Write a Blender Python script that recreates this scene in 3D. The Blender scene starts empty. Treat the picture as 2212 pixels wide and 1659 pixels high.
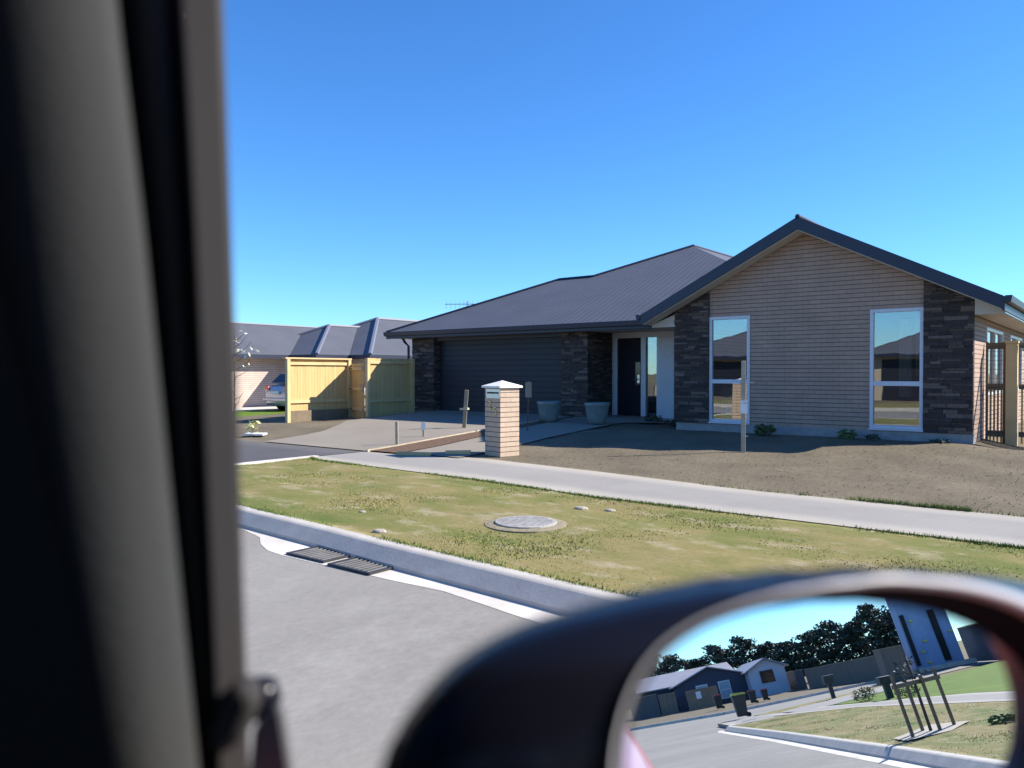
import bpy, bmesh, math, random
import numpy as np
from mathutils import Vector, Matrix
random.seed(7)
R = math.radians
SC = bpy.context.scene
COL = SC.collection

# ------------------------------------------------------------------ camera, sky, sun, exposure
# site frame: x along the house front (to the right), y into the section, z up; front right corner of the gable is the origin
EYE = Vector((2.15, -16.03, 1.45))
cam = bpy.data.cameras.new("camera")
cam_ob = bpy.data.objects.new("camera", cam)
COL.objects.link(cam_ob)
cam.sensor_width = 36.0
cam.lens = 36.0 * 1680.0 / 2212.0
cam.clip_start = 0.02
cam.clip_end = 4000
cam.dof.use_dof = True
cam.dof.focus_distance = 17.0
cam.dof.aperture_fstop = 3.6
PIT = math.atan(22.5 / 1680.0)
fwd = Vector((-0.6195 * math.cos(PIT), 0.7850 * math.cos(PIT), -math.sin(PIT))).normalized()
rgt = Vector((0.7850, 0.6195, 0)).normalized()
upv = rgt.cross(fwd)
cam_ob.matrix_world = Matrix(((rgt.x, upv.x, -fwd.x, EYE.x), (rgt.y, upv.y, -fwd.y, EYE.y), (rgt.z, upv.z, -fwd.z, EYE.z), (0, 0, 0, 1)))
SC.camera = cam_ob

SUN_EL, SUN_AZ = R(35.5), math.atan2(0.78, 0.625)          # azimuth clockwise from +y
sun_dir = Vector((math.sin(SUN_AZ) * math.cos(SUN_EL), math.cos(SUN_AZ) * math.cos(SUN_EL), math.sin(SUN_EL)))
sl = bpy.data.lights.new("sun", 'SUN')
sl.energy = 4.8
sl.angle = R(0.5)
sl.color = (1.0, 0.93, 0.82)
so = bpy.data.objects.new("sun", sl)
COL.objects.link(so)
so.location = (0, 0, 60)
so.rotation_euler = (-sun_dir).to_track_quat('-Z', 'Y').to_euler()

wd = bpy.data.worlds.new("World")
SC.world = wd
wd.use_nodes = True
nt = wd.node_tree
bg = nt.nodes['Background']
sky = nt.nodes.new('ShaderNodeTexSky')
sky.sky_type = 'NISHITA'
sky.sun_disc = False
sky.sun_elevation = SUN_EL
sky.sun_rotation = SUN_AZ
sky.air_density = 1.0
sky.dust_density = 0.0
sky.ozone_density = 3.0
hs = nt.nodes.new('ShaderNodeHueSaturation')
hs.inputs['Saturation'].default_value = 1.12
nt.links.new(sky.outputs[0], hs.inputs['Color'])
tn = nt.nodes.new('ShaderNodeMix')
tn.data_type = 'RGBA'
tn.blend_type = 'MULTIPLY'
tn.inputs[0].default_value = 1.0
tn.inputs[7].default_value = (0.47, 0.80, 1.14, 1)
nt.links.new(hs.outputs[0], tn.inputs[6])
nt.links.new(tn.outputs[2], bg.inputs['Color'])
bg.inputs['Strength'].default_value = 0.10
SC.view_settings.view_transform = 'Standard'
SC.view_settings.look = 'None'
SC.view_settings.exposure = 1.0
SC.view_settings.gamma = 1.0
SC.render.engine = 'CYCLES'
SC.cycles.use_denoising = True
SC.cycles.max_bounces = 8
SC.cycles.transparent_max_bounces = 12
SC.cycles.caustics_reflective = False
SC.cycles.caustics_refractive = False

# ------------------------------------------------------------------ materials
MATS = {}


def nodes_of(m):
    m.use_nodes = True
    return m.node_tree.nodes, m.node_tree.links


def pbsdf(m):
    return m.node_tree.nodes['Principled BSDF']


def noise(N, L, vec, scale, detail=4, rough=0.55):
    n = N.new('ShaderNodeTexNoise')
    n.inputs['Scale'].default_value = scale
    n.inputs['Detail'].default_value = detail
    n.inputs['Roughness'].default_value = rough
    if vec is not None:
        L.new(vec, n.inputs['Vector'])
    return n.outputs['Fac']


def ramp(N, L, fac, stops):
    r = N.new('ShaderNodeValToRGB')
    e = r.color_ramp.elements
    while len(e) > len(stops):
        e.remove(e[-1])
    while len(e) < len(stops):
        e.new(0.5)
    for i, (p, c) in enumerate(stops):
        e[i].position = p
        e[i].color = (c[0], c[1], c[2], 1) if not isinstance(c, (int, float)) else (c, c, c, 1)
    L.new(fac, r.inputs['Fac'])
    return r.outputs['Color']


def mixc(N, L, fac, a, b, mode='MIX'):
    m = N.new('ShaderNodeMix')
    m.data_type = 'RGBA'
    m.blend_type = mode
    for s, v in (('Factor', fac), ('A', a), ('B', b)):
        i = [x for x in m.inputs if x.name == s and (x.type == 'RGBA' if s != 'Factor' else x.type == 'VALUE')][0]
        if hasattr(v, 'links') or hasattr(v, 'is_linked'):
            L.new(v, i)
        elif isinstance(v, (int, float)):
            i.default_value = v if s == 'Factor' else (v, v, v, 1)
        else:
            i.default_value = (v[0], v[1], v[2], 1)
    return [x for x in m.outputs if x.type == 'RGBA'][0]


def bumpn(N, L, h, strength, dist, normal=None):
    b = N.new('ShaderNodeBump')
    b.inputs['Strength'].default_value = strength
    b.inputs['Distance'].default_value = dist
    L.new(h, b.inputs['Height'])
    if normal is not None:
        L.new(normal, b.inputs['Normal'])
    return b.outputs['Normal']


def mat(name, col, rough=0.7, var=0.12, vs=6.0, bump=0.0, bs=40.0, metal=0.0, spec=0.5, coat=0.0, stretch=None):
    """plain surface with mottled colour, optional fine bump"""
    if name in MATS:
        return MATS[name]
    m = bpy.data.materials.new(name)
    N, L = nodes_of(m)
    p = pbsdf(m)
    tc = N.new('ShaderNodeTexCoord')
    vec = tc.outputs['Object']
    if stretch:
        mp = N.new('ShaderNodeMapping')
        mp.inputs['Scale'].default_value = stretch
        L.new(vec, mp.inputs['Vector'])
        vec = mp.outputs[0]
    f = noise(N, L, vec, vs)
    c = ramp(N, L, f, [(0.28, [x * (1 - var) for x in col]), (0.72, [min(1, x * (1 + var)) for x in col])])
    L.new(c, p.inputs['Base Color'])
    p.inputs['Roughness'].default_value = rough
    p.inputs['Metallic'].default_value = metal
    p.inputs['Specular IOR Level'].default_value = spec
    p.inputs['Coat Weight'].default_value = coat
    p.inputs['Coat Roughness'].default_value = 0.05
    if bump:
        L.new(bumpn(N, L, noise(N, L, vec, bs, 6), bump, 0.02), p.inputs['Normal'])
    MATS[name] = m
    return m


def wall_vec(N, L):
    """(x + y, z) so that courses run level on walls of either direction"""
    tc = N.new('ShaderNodeTexCoord')
    s = N.new('ShaderNodeSeparateXYZ')
    L.new(tc.outputs['Object'], s.inputs[0])
    a = N.new('ShaderNodeMath')
    L.new(s.outputs['X'], a.inputs[0])
    L.new(s.outputs['Y'], a.inputs[1])
    c = N.new('ShaderNodeCombineXYZ')
    L.new(a.outputs[0], c.inputs['X'])
    L.new(s.outputs['Z'], c.inputs['Y'])
    return c.outputs[0]


def brick(name, c1, c2, mortar, w=0.24, h=0.086, joint=0.010, bump=0.6, rough=0.85, uneven=0.0, vjoint=True):
    m = bpy.data.materials.new(name)
    N, L = nodes_of(m)
    p = pbsdf(m)
    vec = wall_vec(N, L)
    if uneven:
        nz = N.new('ShaderNodeTexNoise')
        nz.inputs['Scale'].default_value = 5
        L.new(vec, nz.inputs['Vector'])
        vec = mixc(N, L, uneven, vec, nz.outputs['Color'], 'LINEAR_LIGHT')
    b = N.new('ShaderNodeTexBrick')
    b.inputs['Scale'].default_value = 1.0
    b.inputs['Brick Width'].default_value = w
    b.inputs['Row Height'].default_value = h
    b.inputs['Mortar Size'].default_value = joint
    b.inputs['Mortar Smooth'].default_value = 0.2
    b.inputs['Bias'].default_value = 0.0
    b.inputs['Color1'].default_value = (*c1, 1)
    b.inputs['Color2'].default_value = (*c2, 1)
    b.inputs['Mortar'].default_value = (*mortar, 1)
    L.new(vec, b.inputs['Vector'])
    f = noise(N, L, vec, 3.0, 6)
    g = ramp(N, L, f, [(0.25, 0.82), (0.75, 1.12)])
    f2 = noise(N, L, vec, 60.0, 3)
    g2 = ramp(N, L, f2, [(0.3, 0.9), (0.7, 1.08)])
    c = mixc(N, L, 1.0, b.outputs['Color'], g, 'MULTIPLY')
    c = mixc(N, L, 1.0, c, g2, 'MULTIPLY')
    L.new(c, p.inputs['Base Color'])
    p.inputs['Roughness'].default_value = rough
    inv = N.new('ShaderNodeMath')
    inv.operation = 'SUBTRACT'
    inv.inputs[0].default_value = 1.0
    L.new(b.outputs['Fac'], inv.inputs[1])
    nrm = bumpn(N, L, inv.outputs[0], bump, 0.012)
    L.new(bumpn(N, L, f2, 0.25, 0.006, nrm), p.inputs['Normal'])
    MATS[name] = m
    return m


def coursed(name, c1, c2, mortar, h=0.086, joint=0.011, w=0.24):
    """brickwork raked out along the level joints only, upright joints flush and brick coloured"""
    m = bpy.data.materials.new(name)
    N, L = nodes_of(m)
    p = pbsdf(m)
    vec = wall_vec(N, L)
    b = N.new('ShaderNodeTexBrick')
    b.inputs['Scale'].default_value = 1.0
    b.inputs['Brick Width'].default_value = w
    b.inputs['Row Height'].default_value = h
    b.inputs['Mortar Size'].default_value = 0.006
    b.inputs['Color1'].default_value = (*c1, 1)
    b.inputs['Color2'].default_value = (*c2, 1)
    b.inputs['Mortar'].default_value = (*[x * .76 for x in c1], 1)
    L.new(vec, b.inputs['Vector'])
    s = N.new('ShaderNodeSeparateXYZ')
    L.new(vec, s.inputs[0])
    d = N.new('ShaderNodeMath')
    d.operation = 'DIVIDE'
    d.inputs[1].default_value = h
    L.new(s.outputs['Y'], d.inputs[0])
    fr = N.new('ShaderNodeMath')
    fr.operation = 'FRACT'
    L.new(d.outputs[0], fr.inputs[0])
    k = joint / h
    joint_m = ramp(N, L, fr.outputs[0], [(0.0, 1.0), (k * .75, 1.0), (k * 1.3, 0.0), (1.0, 0.0)])
    c = mixc(N, L, joint_m, b.outputs['Color'], mortar)
    f2 = noise(N, L, vec, 60.0, 3)
    c = mixc(N, L, 1.0, c, ramp(N, L, noise(N, L, vec, 2.2, 6), [(0.25, 0.88), (0.75, 1.08)]), 'MULTIPLY')
    c = mixc(N, L, 1.0, c, ramp(N, L, f2, [(0.3, 0.93), (0.7, 1.06)]), 'MULTIPLY')
    L.new(c, p.inputs['Base Color'])
    p.inputs['Roughness'].default_value = 0.85
    inv = N.new('ShaderNodeMath')
    inv.operation = 'SUBTRACT'
    inv.inputs[0].default_value = 1.0
    L.new(joint_m, inv.inputs[1])
    nrm = bumpn(N, L, inv.outputs[0], 0.3, 0.01)
    L.new(bumpn(N, L, f2, 0.2, 0.005, nrm), p.inputs['Normal'])
    MATS[name] = m


def ribbed(name, col, axis, pitch=0.18, rough=0.45, metal=0.0, var=0.1, strength=0.4):
    """long-run steel: ribs every `pitch` metres along the given axis"""
    m = bpy.data.materials.new(name)
    N, L = nodes_of(m)
    p = pbsdf(m)
    tc = N.new('ShaderNodeTexCoord')
    s = N.new('ShaderNodeSeparateXYZ')
    L.new(tc.outputs['Object'], s.inputs[0])
    k = N.new('ShaderNodeMath')
    k.operation = 'MULTIPLY'
    k.inputs[1].default_value = 2 * math.pi / pitch
    L.new(s.outputs[axis], k.inputs[0])
    sn = N.new('ShaderNodeMath')
    sn.operation = 'SINE'
    L.new(k.outputs[0], sn.inputs[0])
    h = ramp(N, L, sn.outputs[0], [(0.0, 0.0), (0.75, 0.05), (1.0, 1.0)])
    f = noise(N, L, tc.outputs['Object'], 0.9, 6)
    c = ramp(N, L, f, [(0.3, [x * (1 - var) for x in col]), (0.7, [x * (1 + var) for x in col])])
    c = mixc(N, L, h, c, [x * 0.84 for x in col])
    L.new(c, p.inputs['Base Color'])
    p.inputs['Roughness'].default_value = rough
    p.inputs['Metallic'].default_value = metal
    L.new(bumpn(N, L, h, strength, 0.03), p.inputs['Normal'])
    MATS[name] = m
    return m


def patchy(name, stops, scale, fine, bump, bs, rough=0.95, stops2=None, s2=1.3, stretch=(1, 1, 1), grain=(0.72, 1.25)):
    """ground cover: broad patches, a second colour family mixed in by noise, fine grain"""
    m = bpy.data.materials.new(name)
    N, L = nodes_of(m)
    p = pbsdf(m)
    tc = N.new('ShaderNodeTexCoord')
    mp = N.new('ShaderNodeMapping')
    mp.inputs['Scale'].default_value = stretch
    L.new(tc.outputs['Object'], mp.inputs['Vector'])
    v = mp.outputs[0]
    c = ramp(N, L, noise(N, L, v, scale, 8, 0.65), stops)
    if stops2:
        k = ramp(N, L, noise(N, L, v, s2, 7, 0.7), stops2[0])
        c = mixc(N, L, k, c, stops2[1])
    g = ramp(N, L, noise(N, L, v, fine, 8, 0.8), [(0.3, grain[0]), (0.72, grain[1])])
    c = mixc(N, L, 1.0, c, g, 'MULTIPLY')
    L.new(c, p.inputs['Base Color'])
    p.inputs['Roughness'].default_value = rough
    p.inputs['Specular IOR Level'].default_value = 0.15
    L.new(bumpn(N, L, noise(N, L, v, bs, 8, 0.75), bump, 0.05), p.inputs['Normal'])
    MATS[name] = m
    return m


def glass(name, refl=0.3, tint=(0.75, 0.8, 0.8)):
    m = bpy.data.materials.new(name)
    N, L = nodes_of(m)
    N.remove(pbsdf(m))
    t = N.new('ShaderNodeBsdfTransparent')
    t.inputs[0].default_value = (*tint, 1)
    g = N.new('ShaderNodeBsdfGlossy')
    g.inputs['Roughness'].default_value = 0.004
    g.inputs['Color'].default_value = (0.95, 0.97, 1, 1)
    tcg = N.new('ShaderNodeTexCoord')
    L.new(bumpn(N, L, noise(N, L, tcg.outputs['Object'], 1.3, 2), 0.02, 0.05), g.inputs['Normal'])
    fr = N.new('ShaderNodeLayerWeight')
    fr.inputs['Blend'].default_value = 0.35
    ma = N.new('ShaderNodeMath')
    ma.operation = 'MULTIPLY_ADD'
    ma.inputs[1].default_value = 0.8
    ma.inputs[2].default_value = refl
    ma.use_clamp = True
    L.new(fr.outputs['Fresnel'], ma.inputs[0])
    mx = N.new('ShaderNodeMixShader')
    L.new(ma.outputs[0], mx.inputs[0])
    L.new(t.outputs[0], mx.inputs[1])
    L.new(g.outputs[0], mx.inputs[2])
    L.new(mx.outputs[0], N['Material Output'].inputs['Surface'])
    MATS[name] = m
    return m


M = MATS
coursed('cream_brick', (0.385, 0.268, 0.205), (0.42, 0.297, 0.23), (0.055, 0.045, 0.045), joint=0.0095)
coursed('pillar_brick', (0.50, 0.375, 0.275), (0.545, 0.415, 0.305), (0.08, 0.065, 0.06), joint=0.0105)
brick('schist', (0.026, 0.019, 0.019), (0.15, 0.105, 0.09), (0.012, 0.010, 0.011), w=0.33, h=0.055, joint=0.006, bump=1.0, uneven=0.02)
coursed('pink_brick', (0.52, 0.41, 0.35), (0.56, 0.45, 0.385), (0.28, 0.23, 0.21))
ribbed('roof_x', (0.098, 0.101, 0.118), 'X', 0.19, 0.6)
ribbed('roof_y', (0.098, 0.101, 0.118), 'Y', 0.19, 0.6)
ribbed('pale_roof_x', (0.30, 0.29, 0.31), 'X', 0.3, 0.5)
ribbed('pale_roof_y', (0.30, 0.29, 0.31), 'Y', 0.3, 0.5)
ribbed('garage_panel', (0.011, 0.012, 0.021), 'Z', 0.15, 0.55, strength=0.25)
mat('navy_steel', (0.018, 0.022, 0.045), 0.42, 0.1)
mat('soffit', (0.52, 0.48, 0.42), 0.7, 0.05)
mat('joinery', (0.62, 0.64, 0.68), 0.35, 0.04)
mat('white_panel', (0.60, 0.62, 0.66), 0.5, 0.05)
mat('door_dark', (0.010, 0.011, 0.020), 0.6, 0.1, spec=.25)
mat('steel', (0.55, 0.55, 0.56), 0.25, 0.05, metal=0.9)
mat('plinth', (0.30, 0.29, 0.28), 0.9, 0.15, bump=0.2)
mat('downpipe_blue', (0.10, 0.12, 0.15), 0.5)
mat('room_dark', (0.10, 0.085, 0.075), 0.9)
mat('curtain_white', (0.72, 0.70, 0.66), 0.9, 0.06)
mat('sofa_brown', (0.09, 0.045, 0.03), 0.8, 0.2)
mat('floor_brown', (0.16, 0.11, 0.07), 0.6)
glass('window_glass', 0.19)
glass('car_glass', 0.06, (0.55, 0.6, 0.6))
mat('pine_new', (0.58, 0.40, 0.17), 0.8, 0.14, 1.2, bump=0.3, bs=30, stretch=(9, 9, 0.6))
mat('pine_rail', (0.62, 0.45, 0.22), 0.8, 0.12, 3)
mat('pine_grey', (0.30, 0.25, 0.17), 0.85, 0.2, 4)
mat('stake_wood', (0.42, 0.36, 0.26), 0.85, 0.2, 6)
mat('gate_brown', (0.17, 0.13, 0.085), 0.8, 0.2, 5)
mat('fence_dark', (0.075, 0.075, 0.085), 0.85, 0.25, 2, stretch=(6, 6, .5))
mat('fence_brown', (0.16, 0.135, 0.11), 0.85, 0.25, 2, stretch=(6, 6, .5))
mat('hoarding', (0.24, 0.175, 0.12), 0.85, 0.15, 2)
mat('concrete_light', (0.58, 0.54, 0.48), 0.85, 0.2, 2.2, bump=0.1)
mat('kerb_conc', (0.46, 0.425, 0.375), 0.85, 0.13, 4, bump=0.08)
mat('grate_bar', (0.17, 0.165, 0.16), 0.6, 0.3)
mat('iron', (0.03, 0.03, 0.033), 0.6, 0.2)
mat('cast_cover', (0.36, 0.34, 0.31), 0.8, 0.25, 14, bump=0.3, bs=60)
mat('pot_glaze', (0.16, 0.205, 0.195), 0.35, 0.2, 7, coat=0.3)
mat('potting_soil', (0.03, 0.022, 0.016), 1.0)
mat('cap_white', (0.80, 0.77, 0.72), 0.7, 0.05, 8)
mat('brass', (0.55, 0.40, 0.16), 0.35, 0.1, metal=0.9)
mat('paper_white', (0.82, 0.82, 0.80), 0.7, 0.03)
mat('leaf_pale', (0.62, 0.62, 0.48), 0.7, 0.15)
mat('leaf_yellow', (0.55, 0.55, 0.22), 0.7, 0.15)
mat('leaf_green', (0.065, 0.10, 0.028), 0.7, 0.3)
mat('leaf_dark', (0.048, 0.066, 0.046), 0.7, 0.35, 1.0)
mat('leaf_weed', (0.10, 0.16, 0.04), 0.7, 0.3)
mat('twig', (0.11, 0.085, 0.06), 0.9)
mat('bark_tree', (0.07, 0.055, 0.045), 0.95, 0.3)
mat('stone_pale', (0.36, 0.32, 0.26), 0.9, 0.2, 20)
mat('soil_dry', (0.25, 0.21, 0.135), 0.95, 0.3, 16, bump=.4)
mat('trim_grey', (0.040, 0.041, 0.041), 0.75, 0.12, 3, bump=0.15, bs=300, spec=0.12)
mat('foot_grey', (0.13, 0.13, 0.14), 0.4, 0.08)
mat('seal_black', (0.005, 0.005, 0.005), 0.6, 0.1)
mat('frame_grey', (0.036, 0.033, 0.033), 0.6, 0.1, spec=0.15)
mat('cabin_dark', (0.006, 0.006, 0.006), 0.85, 0.1)
mat('housing_dark', (0.006, 0.006, 0.010), 0.22, 0.1, spec=0.22)
mat('lip_grey', (0.50, 0.49, 0.49), 0.30, 0.06)
mat('mirror_well', (0.009, 0.010, 0.011), 0.9, 0.05, spec=0.1)
mat('car_red', (0.40, 0.06, 0.05), 0.35, 0.03, coat=0.35)
mat('car_silver', (0.42, 0.45, 0.52), 0.3, 0.03, metal=0.35, coat=1.0)
mat('tyre', (0.02, 0.02, 0.02), 0.9)
mat('rim_metal', (0.45, 0.45, 0.46), 0.35, metal=0.8)
mat('lamp_red', (0.55, 0.02, 0.02), 0.25, 0.02, coat=1)
mat('lamp_clear', (0.75, 0.75, 0.78), 0.15, 0.02, coat=1)
mat('glass_dark', (0.012, 0.013, 0.016), 0.06, 0.02)
mat('bin_green', (0.022, 0.028, 0.026), 0.55)
mat('lid_yellow', (0.62, 0.50, 0.08), 0.5)
mat('lid_red', (0.45, 0.06, 0.05), 0.5)
mat('blue_wrap', (0.29, 0.385, 0.56), 0.6, 0.12, 2, stretch=(1, 1, .3))
mat('tag_yellow', (0.70, 0.65, 0.10), 0.6)
mat('weatherboard_navy', (0.04, 0.05, 0.085), 0.7, 0.1)
mat('plaster_white', (0.50, 0.51, 0.58), 0.8, 0.06)
mat('tan_wall', (0.42, 0.34, 0.25), 0.85, 0.1)
mat('curtain_aqua', (0.30, 0.42, 0.46), 0.6)
mat('mulch', (0.13, 0.075, 0.045), 1.0, 0.5, 25, bump=1.0, bs=40)

mirror_m = bpy.data.materials.new('mirror_glass')
nodes_of(mirror_m)
p = pbsdf(mirror_m)
p.inputs['Base Color'].default_value = (0.80, 0.83, 0.86, 1)
p.inputs['Metallic'].default_value = 1.0
p.inputs['Roughness'].default_value = 0.0
M['mirror'] = mirror_m

patchy('verge_grass', [(0.30, (0.095, 0.13, 0.030)), (0.44, (0.16, 0.165, 0.050)), (0.58, (0.245, 0.20, 0.085)), (0.72, (0.14, 0.155, 0.048))],
       0.75, 30, 0.12, 30, stops2=([(0.53, 0.0), (0.66, 0.75)], (0.37, 0.315, 0.21)), s2=2.3, stretch=(.8, 1.4, 1))
patchy('lawn_green', [(0.3, (0.075, 0.145, 0.016)), (0.7, (0.145, 0.21, 0.03))], 0.8, 24, 0.2, 30)
patchy('soil_lot', [(0.28, (0.125, 0.104, 0.072)), (0.52, (0.165, 0.138, 0.096)), (0.75, (0.205, 0.172, 0.122))], 0.8, 14, 0.35, 12,
       stops2=([(0.62, 0.0), (0.8, 0.5)], (0.13, 0.105, 0.075)), s2=2.6)
patchy('base_ground', [(0.3, (0.12, 0.12, 0.05)), (0.7, (0.22, 0.19, 0.10))], 0.05, 3, 0.4, 4)
patchy('road_seal', [(0.3, (0.225, 0.212, 0.191)), (0.7, (0.298, 0.281, 0.254))], 0.35, 22, 0.05, 80, 0.9,
       stops2=([(0.5, 0.0), (0.75, 0.6)], (0.345, 0.328, 0.298)), s2=2.0, stretch=(1.0, .55, 1), grain=(.84, 1.12))
patchy('asphalt_dark', [(0.3, (0.085, 0.085, 0.09)), (0.7, (0.11, 0.108, 0.112))], 0.7, 30, 0.05, 80, 0.9, grain=(.9, 1.1))
patchy('drive_conc', [(0.3, (0.235, 0.208, 0.172)), (0.7, (0.285, 0.252, 0.21))], 0.5, 30, 0.04, 60, 0.9, grain=(.92, 1.06))
patchy('path_conc', [(0.3, (0.275, 0.26, 0.238)), (0.7, (0.32, 0.302, 0.277))], 0.5, 30, 0.04, 60, 0.9, grain=(.9, 1.08),
       stops2=([(0.55, 0.0), (0.7, 0.6)], (0.25, 0.24, 0.23)), s2=1.1)

# ------------------------------------------------------------------ mesh helpers


class MB:
    def __init__(s):
        s.v, s.f = [], []

    def add(s, vs, fs):
        k = len(s.v)
        s.v += [tuple(x) for x in vs]
        s.f += [tuple(i + k for i in f) for f in fs]
        return s

    def box(s, x0, x1, y0, y1, z0, z1):
        x0, x1 = min(x0, x1), max(x0, x1)
        y0, y1 = min(y0, y1), max(y0, y1)
        z0, z1 = min(z0, z1), max(z0, z1)
        return s.add([(x0, y0, z0), (x1, y0, z0), (x1, y1, z0), (x0, y1, z0), (x0, y0, z1), (x1, y0, z1), (x1, y1, z1), (x0, y1, z1)],
                     [(0, 3, 2, 1), (4, 5, 6, 7), (0, 1, 5, 4), (1, 2, 6, 5), (2, 3, 7, 6), (3, 0, 4, 7)])

    def prism(s, poly, d):
        """polygon of 3D points swept by vector d"""
        n = len(poly)
        a = [Vector(q) for q in poly]
        b = [q + Vector(d) for q in a]
        nr = sum(((a[i] - a[0]).cross(a[(i + 1) % n] - a[0]) for i in range(n)), Vector())
        fs = [tuple(range(n - 1, -1, -1)), tuple(range(n, 2 * n))] + [(i, (i + 1) % n, n + (i + 1) % n, n + i) for i in range(n)]
        if nr.dot(Vector(d)) < 0:
            fs = [tuple(reversed(f)) for f in fs]
        return s.add(a + b, fs)

    def bar(s, p0, p1, w, h, up=(0, 0, 1)):
        p0, p1 = Vector(p0), Vector(p1)
        d = (p1 - p0).normalized()
        u_ = Vector(up)
        if abs(d.dot(u_)) > 0.98:
            u_ = Vector((0, 1, 0))
        sd = d.cross(u_).normalized()
        u_ = sd.cross(d)
        q = [p0 + sd * (a * w / 2) + u_ * (b * h / 2) for a, b in ((-1, -1), (1, -1), (1, 1), (-1, 1))]
        return s.prism(q, p1 - p0)

    def tube(s, pts, rs, n=8, cap=True):
        pts = [Vector(q) for q in pts]
        if isinstance(rs, (int, float)):
            rs = [rs] * len(pts)
        k0 = len(s.v)
        for i, q in enumerate(pts):
            d = (pts[min(i + 1, len(pts) - 1)] - pts[max(i - 1, 0)]).normalized()
            a = Vector((0, 0, 1)) if abs(d.z) < 0.9 else Vector((1, 0, 0))
            e1 = d.cross(a).normalized()
            e2 = d.cross(e1)
            for j in range(n):
                t = 2 * math.pi * j / n
                s.v.append(tuple(q + (e1 * math.cos(t) + e2 * math.sin(t)) * rs[i]))
        for i in range(len(pts) - 1):
            for j in range(n):
                a0 = k0 + i * n + j
                a1 = k0 + i * n + (j + 1) % n
                s.f.append((a0, a1, a1 + n, a0 + n))
        if cap:
            s.f.append(tuple(range(k0, k0 + n)))
            e = k0 + (len(pts) - 1) * n
            s.f.append(tuple(range(e + n - 1, e - 1, -1)))
        return s

    def lathe(s, prof, c=(0, 0, 0), n=24):
        k0 = len(s.v)
        for r, z in prof:
            for j in range(n):
                t = 2 * math.pi * j / n
                s.v.append((c[0] + r * math.cos(t), c[1] + r * math.sin(t), c[2] + z))
        for i in range(len(prof) - 1):
            for j in range(n):
                a0, a1 = k0 + i * n + j, k0 + i * n + (j + 1) % n
                s.f.append((a0, a1, a1 + n, a0 + n))
        s.f.append(tuple(range(k0 + n - 1, k0 - 1, -1)))
        e = k0 + (len(prof) - 1) * n
        s.f.append(tuple(range(e, e + n)))
        return s

    def loft(s, rings, closed=True, cap0=False, cap1=False):
        k0, n = len(s.v), len(rings[0])
        for r in rings:
            s.v += [tuple(q) for q in r]
        for i in range(len(rings) - 1):
            for j in range(n if closed else n - 1):
                a0, a1 = k0 + i * n + j, k0 + i * n + (j + 1) % n
                s.f.append((a0, a1, a1 + n, a0 + n))
        if cap0:
            s.f.append(tuple(range(k0 + n - 1, k0 - 1, -1)))
        if cap1:
            e = k0 + (len(rings) - 1) * n
            s.f.append(tuple(range(e, e + n)))
        return s

    def build(s, name, m, parent=None, smooth=False, bevel=0.0, fixn=False):
        me = bpy.data.meshes.new(name)
        off = Vector(parent_world(parent)) if parent else Vector()
        me.from_pydata([tuple(Vector(q) - off) for q in s.v], [], s.f)
        if fixn:
            bm = bmesh.new()
            bm.from_mesh(me)
            bmesh.ops.recalc_face_normals(bm, faces=bm.faces)
            bm.to_mesh(me)
            bm.free()
        o = bpy.data.objects.new(name, me)
        COL.objects.link(o)
        me.materials.append(M[m] if isinstance(m, str) else m)
        if smooth:
            me.polygons.foreach_set('use_smooth', [True] * len(me.polygons))
        if bevel:
            b = o.modifiers.new('bevel', 'BEVEL')
            b.width = bevel
            b.segments = 2
            b.limit_method = 'ANGLE'
        if parent:
            o.parent = parent
        return o


def parent_world(o):
    p_ = Vector()
    while o is not None:
        p_ = p_ + Vector(o.location)
        o = o.parent
    return p_


def tag(o, label, cat, group=None):
    o['label'] = label
    o['category'] = cat
    if group:
        o['group'] = group
    return o


def thing(name, loc, label, cat, group=None, rz=0.0):
    o = bpy.data.objects.new(name, None)
    o.empty_display_size = 0.2
    COL.objects.link(o)
    o.location = loc
    o.rotation_euler = (0, 0, rz)
    return tag(o, label, cat, group)


def kind(o, k):
    o['kind'] = k
    return o


def copy_tree(o, parent=None):
    c = o.copy()
    COL.objects.link(c)
    if parent is not None:
        c.parent = parent
    for ch in [x for x in bpy.data.objects if x.parent == o]:
        copy_tree(ch, c)
    return c


def sm(t):
    t = min(1, max(0, t))
    return t * t * (3 - 2 * t)


def zg(x, y):
    """lie of the section: level at the footpath, rising to the house"""
    a = 0.20 * sm((y + 6.3) / 6.5)
    b = 0.31 * min(1, max(0, (y + 6.3) / 7.2))
    w = sm((-x - 6.0) / 2.0)
    z = a * (1 - w) + b * w
    z *= 1 - 0.55 * sm((-x - 14.3) / 2.0)
    z -= 0.13 * sm((x + 0.1) / 0.8) * sm((y + 0.8) / 1.4)
    return z


def lerp_poly(poly, x):
    for (x0, y0), (x1, y1) in zip(poly, poly[1:]):
        if x0 <= x <= x1:
            t = (x - x0) / (x1 - x0)
            return y0 + (y1 - y0) * t
    return poly[0][1] if x < poly[0][0] else poly[-1][1]


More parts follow.
